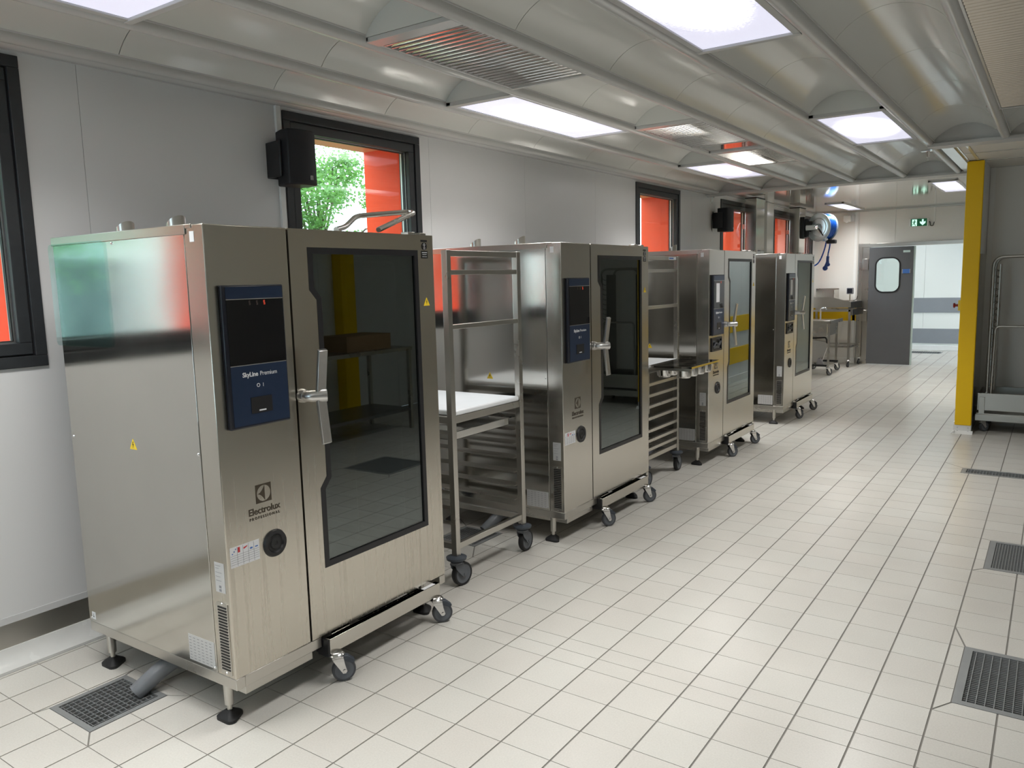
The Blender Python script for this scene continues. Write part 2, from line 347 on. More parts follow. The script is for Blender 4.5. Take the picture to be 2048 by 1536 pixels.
def clip(poly, a, b, c):      # keep a*x+b*y+c >= 0
    out = []
    for i in range(len(poly)):
        p, q = poly[i], poly[(i+1) % len(poly)]; dp = a*p[0]+b*p[1]+c; dq = a*q[0]+b*q[1]+c
        if dp >= 0: out.append(p)
        if (dp >= 0) != (dq >= 0):
            t = dp/(dp-dq); out.append((p[0]+t*(q[0]-p[0]), p[1]+t*(q[1]-p[1])))
    return out
def area(p): return 0.5*sum(p[i][0]*p[(i+1) % len(p)][1]-p[(i+1) % len(p)][0]*p[i][1] for i in range(len(p)))
def inset(poly, dx, dy):
    """shrink a convex ccw polygon by half a joint (dx for edges along y, dy for edges along x)"""
    out = poly
    n = len(poly)
    for i in range(n):
        p, q = poly[i], poly[(i+1) % n]; ex, ey = q[0]-p[0], q[1]-p[1]; L = math.hypot(ex, ey)
        if L < 1e-6: continue
        nx, ny = -ey/L, ex/L; d = abs(nx)*dx+abs(ny)*dy
        out = clip(out, nx, ny, -(nx*p[0]+ny*p[1])-d)
        if len(out) < 3: return []
    return out
encl = {}
for k, d in DR.items():
    g = lambda v, s: (math.floor if s < 0 else math.ceil)((v + s*0.012)/0.2)*0.2
    encl[k] = (g(d[0], -1), g(d[1], 1), g(d[2], -1), g(d[3], 1))
xl = [round(0.2*i, 4) for i in range(-12, 18)]
yl = [round(0.2*i, 4) for i in range(-23, 68)]; yl.append(-1.5); yl.sort()
cells = []
for i in range(len(xl)-1):
    for j in range(len(yl)-1):
        x0, x1, y0, y1 = max(xl[i], FX0), min(xl[i+1], FX1), yl[j], min(yl[j+1], FY1)
        if x1-x0 < 0.01 or y1-y0 < 0.01: continue
        cell = [(x0, y0), (x1, y0), (x1, y1), (x0, y1)]; hitk = None
        for k, E_ in encl.items():
            if E_[0]-1e-6 <= x0 and x1 <= E_[1]+1e-6 and E_[2]-1e-6 <= y0 and y1 <= E_[3]+1e-6: hitk = k
        if hitk is None: cells.append(cell); continue
        E_, d = encl[hitk], DR[hitk]
        oc = [(E_[0],E_[2]),(E_[1],E_[2]),(E_[1],E_[3]),(E_[0],E_[3])]; ic = [(d[0],d[2]),(d[1],d[2]),(d[1],d[3]),(d[0],d[3])]
        for e in range(4):
            f = (e+1) % 4; trap = [oc[e], oc[f], ic[f], ic[e]]; p = cell
            for q in range(4):
                a, b = trap[q], trap[(q+1) % 4]; ex, ey = b[0]-a[0], b[1]-a[1]
                p = clip(p, -ey, ex, ey*a[0]-ex*a[1])
                if len(p) < 3: break
            if len(p) >= 3 and abs(area(p)) > 2e-4: cells.append(p)
def to_px(x, y, z=0.0):
    q = Vector((x, y, z))-CAM; d = q.dot(fw)
    return (1024+FPX*q.dot(rt)/d, 768-FPX*q.dot(up)/d, d) if d > 0.1 else None
ranked = []
for c in cells:
    cx = sum(p[0] for p in c)/len(c); cy = sum(p[1] for p in c)/len(c); u = to_px(cx, cy)
    vis = u is not None and -20 < u[0] < 2068 and 0 < u[1] < 1556
    ranked.append((0 if not vis else abs(area(c))/u[2]**3, c, cx, cy))
ranked.sort(key=lambda t: -t[0])
std = MB(); A_, B_ = 0.0968, 0.0985
std.prism([(-A_,-B_),(A_,-B_),(A_,B_),(-A_,B_)], 'z', -0.006, 0.0); std_me = std.mesh('tile', smooth=False); std_me.materials.append(MATS['tile'])
rest = MB(); n_ind = 0
for w, c, cx, cy in ranked:
    std_cell = len(c) == 4 and abs(abs(area(c))-0.04) < 1e-5
    if n_ind < 300 and w > 0:
        n_ind += 1
        if std_cell: obj('tile', std_me, None, floor, (cx, cy, 0))
        else:
            p = inset(c, 0.0032, 0.0015)
            if len(p) >= 3: obj('tile', MB().prism([(q[0]-cx, q[1]-cy) for q in p], 'z', -0.006, 0.0).mesh('tile', smooth=False), 'tile', floor, (cx, cy, 0))
    else:
        p = inset(c, 0.0032, 0.0015)
        if len(p) >= 3: rest.prism(p, 'z', -0.006, 0.0)
obj('tile_field', rest.mesh('tile_field', smooth=False), 'tile', floor, kind='stuff')

def drain(key, label, nx, ny, single, group):
    x0, x1, y0, y1 = DR[key]; t = thing('floor_drain', label, 'drain', ((x0+x1)/2, (y0+y1)/2, 0), 0, group)
    hx, hy = (x1-x0)/2, (y1-y0)/2; fwid = 0.022 if hx < 0.2 else 0.030
    m = MB(); a, b = hx, hy
    m.box(-a, a, -b, -b+fwid, -0.03, 0.0015); m.box(-a, a, b-fwid, b, -0.03, 0.0015); m.box(-a, -a+fwid, -b+fwid, b-fwid, -0.03, 0.0015); m.box(a-fwid, a, -b+fwid, b-fwid, -0.03, 0.0015)
    obj('frame', m, 'galvanised', t)
    m = MB(); m.box(-a, a, -b, b, -0.085, -0.075); m.box(-a, -a+0.005, -b, b, -0.075, -0.031); m.box(a-0.005, a, -b, b, -0.075, -0.031); m.box(-a, a, -b, -b+0.005, -0.075, -0.031); m.box(-a, a, b-0.005, b, -0.075, -0.031)
    obj('pit', m, 'pit_dark', t)
    ia, ib = a-fwid, b-fwid; joined = MB()
    for i in range(nx):
        x = -ia+(i+0.5)*2*ia/nx; mm = MB().box(-0.0015, 0.0015, -ib, ib, -0.020, -0.001)
        if single: obj('grate_bar', mm, 'galvanised', t, (x, 0, 0))
        else: joined.box(x-0.0015, x+0.0015, -ib, ib, -0.020, -0.001)
    for j in range(ny):
        y = -ib+(j+0.5)*2*ib/ny
        if single: obj('cross_bar', MB().box(-ia, ia, -0.0011, 0.0011, -0.018, -0.003), 'galvanised', t, (0, y, 0))
        else: joined.box(-ia, ia, y-0.0011, y+0.0011, -0.018, -0.003)
    if not single: obj('grating', joined, 'galvanised', t)
    return t
drain('a', 'square steel floor drain grating under a grey waste elbow at the streaked oven', 10, 12, True, None)
drain('b', 'small floor drain grating underneath the slim shelf trolley holding a white board', 11, 16, False, None)
drain('c', 'large square grating in the aisle floor with coarse open mesh and mitred surround', 16, 30, True, None)
drain('d', 'square grating in the aisle floor with fine closely spaced dark slots', 34, 40, False, None)
drain('e', 'narrow slot shaped floor drain grating in the aisle before the yellow post', 22, 4, False, None)
drain('f', 'long dark floor drain in the bright corridor beyond the swing door', 20, 8, False, None)

# ------------------------------------------------------------------ left wall: sandwich panels with window openings
WINS = [(-6.21, -5.08), (-3.73, -2.60), (-1.25, -0.115), (3.19, 4.325), (5.637, 6.79), (7.87, 8.985), (9.12, 10.2)]  # first opening is unseen, set by the window pitch and added for daylight
WZ0, WZ1 = 1.262, 2.543
wall = struct('wall_left')
seams = [BY-0.16]+[round(-2.36+1.175*k, 3) for k in range(-4, 11)]+[FARY+0.1]
for a, b in zip(seams[:-1], seams[1:]):
    m = MB(); cuts = sorted({a+0.0009, b-0.0009} | {v for w in WINS for v in w if a < v < b})
    for y0, y1 in zip(cuts[:-1], cuts[1:]):
        c = (y0+y1)/2
        if any(w[0] < c < w[1] for w in WINS): m.box(WX-0.16, WX, y0, y1, 0.17, WZ0); m.box(WX-0.16, WX, y0, y1, WZ1, 2.75)
        else: m.box(WX-0.16, WX, y0, y1, 0.17, 2.75)
    obj('wall_panel', m.mesh('wall_panel', smooth=False), 'wall_panel', wall)
m = MB().box(WX-0.15, WX-0.004, BY, FARY, 0.0, WZ0-0.02); m.box(WX-0.155, WX-0.15, BY, FARY, 0, 0.4)
obj('panel_core', m, 'trim_grey', wall)
base = struct('baseboard_left')
obj('flange', MB().box(WX, WX+0.004, BY, FARY, 0.172, 0.214), 'trim_grey', base)
obj('kick_plate', MB().prism([(WX-0.003, 0.185), (WX+0.004, 0.185), (WX+0.010, 0.085), (WX-0.003, 0.085)], 'y', BY, FARY), 'steel_plain', base)
obj('cove', MB().prism([(WX-0.003, 0.0), (WX+0.072, 0.0), (WX+0.072, 0.012), (WX+0.045, 0.028), (WX+0.022, 0.060), (WX+0.016, 0.086), (WX-0.003, 0.086)], 'y', BY, FARY), 'cove_grey', base)

def window(n, y0, y1):
    t = struct('window_%d' % n, (WX, (y0+y1)/2, 0)); h = (y1-y0)/2
    def ring(w0, w1, xa, xb, z0=WZ0, z1=WZ1):
        m = MB()
        m.box(xa, xb, -h+w0, h-w0, z1-w1, z1-w0); m.box(xa, xb, -h+w0, h-w0, z0+w0, z0+w1)
        m.box(xa, xb, -h+w0, -h+w1, z0+w1, z1-w1); m.box(xa, xb, h-w1, h-w0, z0+w1, z1-w1); return m
    obj('window_frame', ring(0, 0.048, -0.10, 0.012), 'anthracite', t, bevel=0.003)
    obj('frame_gasket', ring(0.046, 0.056, -0.09, -0.004), 'black_seal', t)
    obj('sash', ring(0.054, 0.104, -0.085, 0.004), 'anthracite', t, bevel=0.003)
    obj('glazing_bead', ring(0.103, 0.110, -0.07, -0.030), 'aluminium', t)
    obj('glazing_seal', ring(0.103, 0.114, -0.055, -0.036), 'black_seal', t)
    obj('pane', MB().box(-0.050, -0.046, -h+0.104, h-0.104, WZ0+0.104, WZ1-0.104), 'window_glass', t)
    # coloured metal surround outside
    d0, d1 = -0.44, -0.10; z1 = 2.485; z0 = WZ0+0.02
    obj('surround_jamb', MB().box(d0, d1, h-0.075, h-0.045, z0, z1+0.03), 'orange', t)
    obj('surround_jamb', MB().box(d0, d1, -h+0.045, -h+0.075, z0, z1+0.03), 'orange', t)
    obj('surround_soffit', MB().box(d0, d1, -h+0.075, h-0.075, z1, z1+0.03), 'orange_soffit_lit', t)
    obj('surround_sill', MB().prism([(d0, z0+0.01), (d1, z0+0.03), (d1, z0), (d0, z0-0.02)], 'y', -h+0.075, h-0.075), 'orange', t)
    return t
for i, (a, b) in enumerate(WINS): window(i+1, a, b)
# white cable trunkings on the left wall
obj('trim_1', MB().box(WX, WX+0.018, -1.300, -1.268, 1.30, 2.56), 'white_paint', kind='structure', bevel=0.002)
obj('trim_2', MB().box(WX, WX+0.05, 7.43, 7.55, 1.0, 2.62), 'enamel', kind='structure', bevel=0.004)
obj('trim_3', MB().box(WX, WX+0.035, 7.58, 7.80, 1.0, 2.62), 'enamel', kind='structure', bevel=0.004)

# ------------------------------------------------------------------ other walls
def plain_wall(name, boxes, m):
    t = struct(name)
    for b in boxes: obj('wall_panel', MB().box(*b).mesh('wall_panel', smooth=False), m, t)
    return t
DX0, DX1, DZ = -1.49, 0.10, 1.995      # door opening in the far wall
wf = plain_wall('wall_far', [(WX, -1.565, FARY, FARY+0.12, 0, 2.75), (-1.562, -1.0, FARY, FARY+0.12, DZ+0.06, 2.75), (-0.997, PX0, FARY, FARY+0.12, DZ+0.06, 2.75),
                             (DX1+0.06, PX0, FARY, FARY+0.12, 0, DZ+0.06)], 'wall_far')
obj('impact_band', MB().box(WX, -1.57, FARY-0.012, FARY, 0.745, 0.985), 'yellow_panel', wf, bevel=0.003)
obj('skirting', MB().box(WX, -1.57, FARY-0.02, FARY, 0, 0.10), 'white_paint', wf, bevel=0.003)
obj('cover_strip', MB().box(-1.63, -1.585, FARY-0.012, FARY, 0.1, 2.62), 'white_paint', wf, bevel=0.002)
wp = plain_wall('wall_partition', [(PX0, PX1, 4.40, 6.2, 0, 2.62), (PX0, PX1, 6.203, 7.4, 0, 2.62), (PX0, PX1, 7.403, 8.8, 0, 2.62), (PX0, PX1, 8.803, FARY+0.12, 0, 2.62)], 'wall_panel')
for z0, z1 in ((0.745, 0.985), (0.28, 0.52)): obj('impact_band', MB().box(PX0-0.012, PX0, 4.42, FARY, z0, z1), 'yellow_panel', wp, bevel=0.003)
obj('skirting', MB().box(PX0-0.02, PX0, 4.42, FARY, 0, 0.10), 'white_paint', wp)
obj('end_cover', MB().box(PX0-0.006, PX1+0.004, 4.365, 4.402, 0.082, 2.572), 'yellow_panel', wp, bevel=0.006, label='tall yellow cover over the end of the partition')
m = MB().box(PX0-0.004, PX1+0.002, 4.372, 4.405, 0.0, 0.082); m.prism([(4.372, 0.0), (4.335, 0.0), (4.372, 0.03)], 'x', PX0-0.02, PX1+0.02)
m.prism([(PX0-0.004, 0.0), (PX0-0.035, 0.0), (PX0-0.004, 0.03)], 'y', 4.34, 4.42)
obj('base_shoe', m, 'white_paint', wp)
for dx in (0.02, 0.11):
    for z in (0.025, 0.06): obj('bolt', MB().cyl((PX0+dx, 4.373, z), (PX0+dx, 4.366, z), 0.007, n=8), 'trim_grey', wp)
obj('cladding', MB().box(PX1, PX1+0.006, 4.41, RBY, 0.02, 1.72), 'steel_side', wp)
wbk = plain_wall('wall_back', [(PX1, 1.6, RBY, RBY+0.12, 0, 2.62), (1.603, 2.6, RBY, RBY+0.12, 0, 2.62), (2.603, RX, RBY, RBY+0.12, 0, 2.62)], 'wall_far')
obj('corner_strip', MB().box(PX1+0.006, PX1+0.05, RBY-0.01, RBY, 0, 2.62), 'white_paint', wbk)
wr = plain_wall('wall_right', [(RX, RX+0.12, BY, -2.0, 0, 2.75), (RX, RX+0.12, -1.997, 2.0, 0, 2.75), (RX, RX+0.12, 2.003, RBY+0.12, 0, 2.75)], 'wall_far')
obj('corner_guard', MB().box(RX-0.14, RX, 2.22, 2.44, 0.08, 2.60), 'yellow_panel', wr, bevel=0.006)
RW = [(-2.0, -0.2)]       # unseen window behind the photographer, added for cool daylight from the rear
plain_wall('wall_rear', [(WX-0.16, RX+0.12, BY-0.12, BY, 0, 0.85), (WX-0.16, RX+0.12, BY-0.12, BY, 2.40, 2.75), (WX-0.16, -2.0, BY-0.12, BY, 0.85, 2.40), (-0.2, RX+0.12, BY-0.12, BY, 0.85, 2.40)], 'wall_far')
for i, (a, b) in enumerate(RW):
    t = struct('window_%d' % (len(WINS)+1+i), ((a+b)/2, BY, 0)); h = (b-a)/2
    obj('window_frame', MB().box(-h, h, -0.08, 0.01, 2.34, 2.40).box(-h, h, -0.08, 0.01, 0.85, 0.91).box(-h, -h+0.06, -0.08, 0.01, 0.91, 2.34).box(h-0.06, h, -0.08, 0.01, 0.91, 2.34).box(-0.03, 0.03, -0.08, 0.01, 0.91, 2.34), 'anthracite', t)
    for c, d in ((-h+0.06, -0.03), (0.03, h-0.06)): obj('pane', MB().box(c, d, -0.045, -0.041, 0.91, 2.34), 'window_glass', t)
# corridor beyond the door
cw = plain_wall('wall_corridor', [(WX-0.4, -0.9, FY1, FY1+0.1, 0, 2.75), (-0.897, 2.0, FY1, FY1+0.1, 0, 2.75), (WX-0.5, WX-0.4, FARY+0.12, FY1, 0, 2.75), (2.0, 2.1, FARY+0.12, FY1, 0, 2.75)], 'corridor_white')
obj('bumper_rail', MB().box(WX-0.4, 2.0, FY1-0.02, FY1, 0.75, 1.04), 'bumper_grey', cw, bevel=0.004)
obj('bumper_rail', MB().box(WX-0.4, 2.0, FY1-0.02, FY1, 0.142, 0.432), 'bumper_grey', cw, bevel=0.004)
obj('skirting', MB().box(WX-0.4, 2.0, FY1-0.03, FY1, 0.0, 0.10), 'white_paint', cw, bevel=0.006)
obj('ceiling_panel', MB().box(WX-0.5, 2.1, FARY+0.12, FY1+0.1, 2.62, 2.7), 'corridor_white', cw)

# door frame and the open swing leaf
df = struct('trim_4', (0, FARY, 0))
obj('jamb', MB().box(DX0-0.062, DX0, -0.03, 0.15, 0, DZ+0.06), 'steel_plain', df, bevel=0.004)
obj('jamb', MB().box(DX1, DX1+0.062, -0.03, 0.15, 0, DZ+0.06), 'steel_plain', df, bevel=0.004)
obj('head', MB().box(DX0-0.062, DX1+0.062, -0.032, 0.15, DZ, DZ+0.06), 'steel_plain', df, bevel=0.004)
obj('hinge_post', MB().box(DX0, DX0+0.115, -0.012, 0.06, 0, DZ), 'steel_plain', df)
for z in (0.30, 0.75, 1.38, 1.75): obj('bolt', MB().cyl((DX0-0.03, -0.031, z), (DX0-0.03, -0.038, z), 0.012, n=10), 'print_grey', df)
dr = struct('door_1', (-1.376, FARY-0.06, 0))
LW = 0.675
def rrect(cx, cz, hw, hh, r, n=8):
    p = []
    for (sx, sz, a0) in ((1, 1, 0), (-1, 1, PI/2), (-1, -1, PI), (1, -1, 3*PI/2)):
        p += arc(cx+sx*(hw-r), cz+sz*(hh-r), r, a0, a0+PI/2, n)
    return p
def plate_with_hole(m, rect, hole, ax, a, b):
    """rect x0,x1,z0,z1 around a star-shaped hole given as a list of points; both faces and the hole's rim"""
    x0, x1, z0, z1 = rect; cx = sum(p[0] for p in hole)/len(hole); cz = sum(p[1] for p in hole)/len(hole)
    outer = []
    for (x, z) in hole:
        dx, dz = x-cx, z-cz; ts = []
        if dx > 1e-9: ts.append((x1-cx)/dx)
        if dx < -1e-9: ts.append((x0-cx)/dx)
        if dz > 1e-9: ts.append((z1-cz)/dz)
        if dz < -1e-9: ts.append((z0-cz)/dz)
        t = min(ts); outer.append((cx+dx*t, cz+dz*t))
    # snap the samples nearest to each corner
    for c in ((x0,z0),(x1,z0),(x1,z1),(x0,z1)):
        i = min(range(len(outer)), key=lambda k: (outer[k][0]-c[0])**2+(outer[k][1]-c[1])**2); outer[i] = c
    P = lambda p, t: (t, p[0], p[1]) if ax == 'x' else (p[0], t, p[1]) if ax == 'y' else (p[0], p[1], t)
    n = len(hole); vs = [P(p, a) for p in hole]+[P(p, a) for p in outer]+[P(p, b) for p in hole]+[P(p, b) for p in outer]; fs = []
    for i in range(n):
        j = (i+1) % n
        fs += [(i, j, n+j, n+i), (2*n+i, 3*n+i, 3*n+j, 2*n+j), (i, 2*n+i, 2*n+j, j), (n+i, n+j, 3*n+j, 3*n+i)]
    m.add(vs, fs)
hole = rrect(0.293, 1.518, 0.185, 0.285, 0.12, 8)
m = MB(); plate_with_hole(m, (0.0, LW, 0.012, 1.985), hole, 'y', 0.0, 0.045); obj('leaf', m, 'door_grey', dr)
m = MB(); ho = rrect(0.293, 1.518, 0.198, 0.298, 0.133, 8); hi = rrect(0.293, 1.518, 0.176, 0.276, 0.111, 8)
n_ = len(ho)
for ya, yb in ((-0.008, 0.02),):
    vs = [(p[0], ya, p[1]) for p in ho]+[(p[0], ya, p[1]) for p in hi]+[(p[0], yb, p[1]) for p in ho]+[(p[0], yb, p[1]) for p in hi]
    fs = []
    for i in range(n_):
        j = (i+1) % n_; fs += [(i, j, n_+j, n_+i), (i, 2*n_+i, 2*n_+j, j), (n_+i, n_+j, 3*n_+j, 3*n_+i)]
    m.add(vs, fs)
obj('porthole_seal', m, 'black_seal', dr)
obj('porthole_pane', MB().prism(hi, 'y', 0.018, 0.024), 'window_glass', dr)
obj('push_plate', MB().prism(rrect(0.575, 1.575, 0.060, 0.035, 0.01, 3), 'y', -0.006, 0.0), 'print_blue', dr)
obj('push_plate_rim', MB().box(0.512, 0.522, -0.008, 0.0, 1.54, 1.61).box(0.628, 0.638, -0.008, 0.0, 1.54, 1.61), 'aluminium', dr)
obj('maker_label', MB().box(0.52, 0.625, -0.002, 0.0, 1.885, 1.92), 'film_edge', dr)
for z in (1.70, 0.83): obj('hinge', MB().box(-0.105, -0.012, -0.004, 0.012, z-0.09, z+0.10), 'steel_plain', dr, bevel=0.003)
obj('edge_strip', MB().box(LW, LW+0.03, 0.01, 0.03, 0.012, 1.985), 'film_edge', dr)

# ------------------------------------------------------------------ ceiling with vaulted bays
RAIL = [-2.13, -1.62, -1.115, -0.612, -0.108, 0.395, 0.905, 1.41, 1.915, 2.42, 2.925, 3.36]
YE1, YE2, YS = 5.10, 2.93, BY
ceil = struct('ceiling')
prof = [(-0.030, 0.085), (-0.030, 0.030)]+[(0.030*math.cos(a), 0.026+0.026*math.sin(a)) for a in [PI+PI*i/8 for i in range(9)]]+[(0.030, 0.030), (0.030, 0.085)]
for i, x in enumerate(RAIL):
    ye = YE1 if i <= 5 else YE2
    obj('rail', MB().prism([(x+p[0], ZR+p[1]) for p in prof], 'y', YS, ye+0.01), 'enamel_rail', ceil)
    obj('rail_groove', MB().box(x+0.029, x+0.034, YS, ye, ZR+0.036, ZR+0.042).box(x-0.034, x-0.029, YS, ye, ZR+0.036, ZR+0.042), 'trim_grey', ceil)
# wall-side edge profile
obj('edge_profile', MB().prism([(WX, ZR+0.085), (-2.14, ZR+0.085), (-2.14, ZR+0.035), (-2.165, ZR+0.030), (-2.185, ZR+0.012), (-2.215, ZR+0.004), (WX+0.03, ZR+0.014), (WX, ZR+0.016)], 'y', YS, YE1), 'enamel_rail', ceil)
MODS = {1: [(-3.95, -2.50, 'L'), (-0.665, 0.755, 'L'), (2.62, 3.86, 'L')], 2: [(-1.79, -0.735, 'F'), (0.70, 1.70, 'F'), (1.70, 2.06, 'P'), (2.06, 3.05, 'F')],
        4: [(-5.4, -4.0, 'L'), (-2.14, -0.73, 'L'), (1.14, 2.50, 'L')], 6: [(-1.4, 1.67, 'F')], 10: []}  # aisle bay's panel behind the camera is unseen, added to light the room
RISE = 0.115
def vault_section(x0, x1, n=14):
    w = (x1-x0)/2; cx = (x0+x1)/2; R_ = (w*w+RISE*RISE)/(2*RISE); cz = ZR+0.035+RISE-R_; a = math.asin(w/R_)
    return [(cx+R_*math.sin(-a+2*a*i/n), cz+R_*math.cos(-a+2*a*i/n)) for i in range(n+1)]
LIGHTS = []; FILTERS = []
for b in range(len(RAIL)-1):
    x0, x1 = RAIL[b]+0.028, RAIL[b+1]-0.028; ye = YE1 if b < 5 else YE2
    sec = vault_section(x0, x1); mods = MODS.get(b, [])
    spans = []; y = YS
    for (a, c, k) in mods:
        if a-y > 0.02: spans.append((y, a))
        y = c
        if k == 'L': LIGHTS.append((x0, x1, a, c))
        elif k == 'F': FILTERS.append((x0, x1, a, c))
        else: obj('flat_panel', MB().box(x0, x1, a, c, ZR+0.022, ZR+0.032), 'steel_polished', ceil)
    if ye-y > 0.02: spans.append((y, ye))
    for (a, c) in spans:
        n = max(1, round((c-a)/0.84)); st = (c-a)/n
        for i in range(n):
            y0, y1 = a+i*st+0.002, a+(i+1)*st-0.002
            vs = [(p[0], y0, p[1]) for p in sec]+[(p[0], y1, p[1]) for p in sec]+[(p[0], y0, p[1]+0.012) for p in sec]+[(p[0], y1, p[1]+0.012) for p in sec]; k = len(sec)
            fs = [(j, j+1, k+j+1, k+j) for j in range(k-1)]+[(2*k+j, 3*k+j, 3*k+j+1, 2*k+j+1) for j in range(k-1)]+[(j, 2*k+j, 2*k+j+1, j+1) for j in range(k-1)]+[(k+j, k+j+1, 3*k+j+1, 3*k+j) for j in range(k-1)]
            obj('vault_panel', MB().add(vs, fs), 'enamel', ceil)
        for yy in (a, c):
            d = 0.004 if yy == a else -0.004
            obj('end_plate', MB().prism([(p[0], p[1]+0.004) for p in sec]+[(x1, ZR+0.03), (x0, ZR+0.03)], 'y', yy, yy+d), 'enamel', ceil)
# end frames
m = MB().prism([(YE1-0.03, ZR+0.02), (YE1+0.035, ZR+0.02), (YE1+0.045, ZR-0.012), (YE1+0.02, ZR-0.022), (YE1-0.03, ZR-0.005)], 'x', -2.27, PX0-0.02); m.box(-2.27, PX0-0.02, YE1-0.005, YE1+0.03, ZR+0.02, 2.75)
obj('end_frame', m, 'enamel_rail', ceil)
m = MB().prism([(YE2-0.03, ZR+0.02), (YE2+0.035, ZR+0.02), (YE2+0.045, ZR-0.012), (YE2+0.02, ZR-0.022), (YE2-0.03, ZR-0.005)], 'x', RAIL[5]-0.01, RX); m.box(RAIL[5]-0.01, RX, YE2-0.005, YE2+0.03, ZR+0.02, 2.75)
obj('end_frame', m, 'enamel_rail', ceil)
for (px, py) in ((-2.21, YE1+0.02), (RAIL[5]-0.01, YE2+0.02)):
    mm = MB().box(px-0.05, px+0.03, py-0.02, py+0.02, ZR-0.03, ZR-0.018).cyl((px, py, ZR-0.03), (px, py, ZR-0.075), 0.012, n=10).cyl((px, py, ZR-0.075), (px, py, ZR-0.10), 0.004, n=6)
    o = thing('spray_nozzle', 'tiny hanging nozzle below the ceiling frame '+('near the dark window with the second loudspeaker' if px < 0 else 'beside the yellow post'), 'nozzle', (0, 0, 0)); obj('body', mm, 'chrome', o)
# flat glossy ceiling of the far part, in panels; grid ceiling at the right
for a, b in ((YE1, 6.1), (6.1, 8.2), (8.2, FARY)): obj('flat_panel', MB().box(WX, PX0, a+0.002, b-0.002, 2.622, 2.64), 'flat_ceiling', ceil)
obj('edge_trim', MB().box(WX, PX0, FARY-0.03, FARY, 2.595, 2.622), 'enamel_rail', ceil, bevel=0.003)
obj('edge_trim', MB().box(WX, WX+0.025, YE1+0.05, FARY, 2.597, 2.622), 'enamel_rail', ceil, bevel=0.003)
obj('edge_trim', MB().box(RAIL[5]+0.05, PX0-0.01, YE2+0.04, YE1, 2.560, 2.60), 'enamel', ceil)
gx = [PX0]+[0.62+0.6*i for i in range(0, 5)]+[RX]; gy = [YE2+0.03, 3.25, 3.85, 4.45, RBY]
for i in range(len(gx)-1):
    for j in range(len(gy)-1): obj('ceiling_tile', MB().box(gx[i]+0.012, gx[i+1]-0.012, gy[j]+0.012, gy[j+1]-0.012, 2.582, 2.60), 'grid_tile', ceil)
m = MB()
for x in gx: m.box(x-0.012, x+0.012, gy[0], gy[-1], 2.576, 2.60)
for y in gy: m.box(gx[0], gx[-1], y-0.012, y+0.012, 2.576, 2.6)
obj('grid_bars', m, 'enamel', ceil)
obj('roof_slab', MB().box(WX-0.16, RX+0.12, BY-0.12, FARY+0.12, 2.78, 2.9), 'trim_grey', ceil)

lab = {0: 'lit ceiling panel in the bay nearest the window wall, over the streaked oven', 1: 'lit ceiling panel between the first louvre filter and the window wall', 2: 'lit ceiling panel between the paired louvre filters and the window wall'}
def ceiling_light(x0, x1, a, c, label, zz=ZR, matn='diffuser', watts=LAMP):
    t = thing('ceiling_light', label, 'light', ((x0+x1)/2, (a+c)/2, zz), 0); hx, hy = (x1-x0)/2, (c-a)/2; w = 0.030
    m = MB().box(-hx, hx, -hy, -hy+w+0.02, 0.008, 0.032).box(-hx, hx, hy-w, hy, 0.008, 0.032).box(-hx, -hx+w, -hy, hy, 0.012, 0.032).box(hx-w, hx, -hy, hy, 0.012, 0.032)
    obj('frame', m, 'enamel_rail', t, bevel=0.002)
    obj('diffuser', MB().box(-hx+w, hx-w, -hy+w+0.02, hy-w, 0.020, 0.026), matn, t)
    ld = bpy.data.lights.new('led_board', 'AREA'); ld.shape = 'RECTANGLE'; ld.size = 2*(hx-w)-0.02; ld.size_y = 2*(hy-w)-0.04
    ld.energy = watts; ld.color = (1.0, 0.985, 0.955); ld.spread = math.radians(125)
    lo = bpy.data.objects.new('led_board', ld); col.objects.link(lo); lo.parent = t; lo.location = (0, 0.01, 0.016)
    obj('housing', MB().box(-hx+0.002, hx-0.002, -hy+0.002, hy-0.002, 0.036, 0.085), 'enamel', t)
    return t
LL = ['lit ceiling panel above the wall left of the streaked oven', 'lit ceiling panel beside the first shiny louvre filter, above the white board trolley',
      'lit ceiling panel beside the paired louvre filters, towards the second dark window', 'unseen ceiling panel added behind the photographer to light the aisle',
      'very large bright ceiling panel over the aisle tiles', 'bright square ceiling panel over the aisle just before the yellow post']
for (q, l) in zip(LIGHTS, LL): ceiling_light(*q, l)
ceiling_light(-1.70, -1.43, 8.50, 10.05, 'slim bright light in the glossy flat ceiling above the blue hose reel', 2.596, 'diffuser_far', LAMP*0.95)
ceiling_light(-0.045, 0.265, 6.40, 7.95, 'slim bright light in the glossy flat ceiling next to the yellow post', 2.596, 'diffuser_far', LAMP*0.95)
ceiling_light(-1.6, -0.6, 11.0, 12.9, 'corridor ceiling light beyond the grey swing door', 2.585, 'diffuser_far', LAMP*0.5)
ceiling_light(0.2, 1.2, 11.0, 12.9, 'corridor ceiling light behind the yellow post', 2.585, 'diffuser_far', LAMP*0.5)
FL = ['large shiny louvre filter in the ceiling above the window with the tree', 'louvre filter in the ceiling, first of the pair next to a polished plate', 'louvre filter in the ceiling, second of the pair, farther from the tree window', 'long grey louvre filter in the ceiling above the aisle gratings']
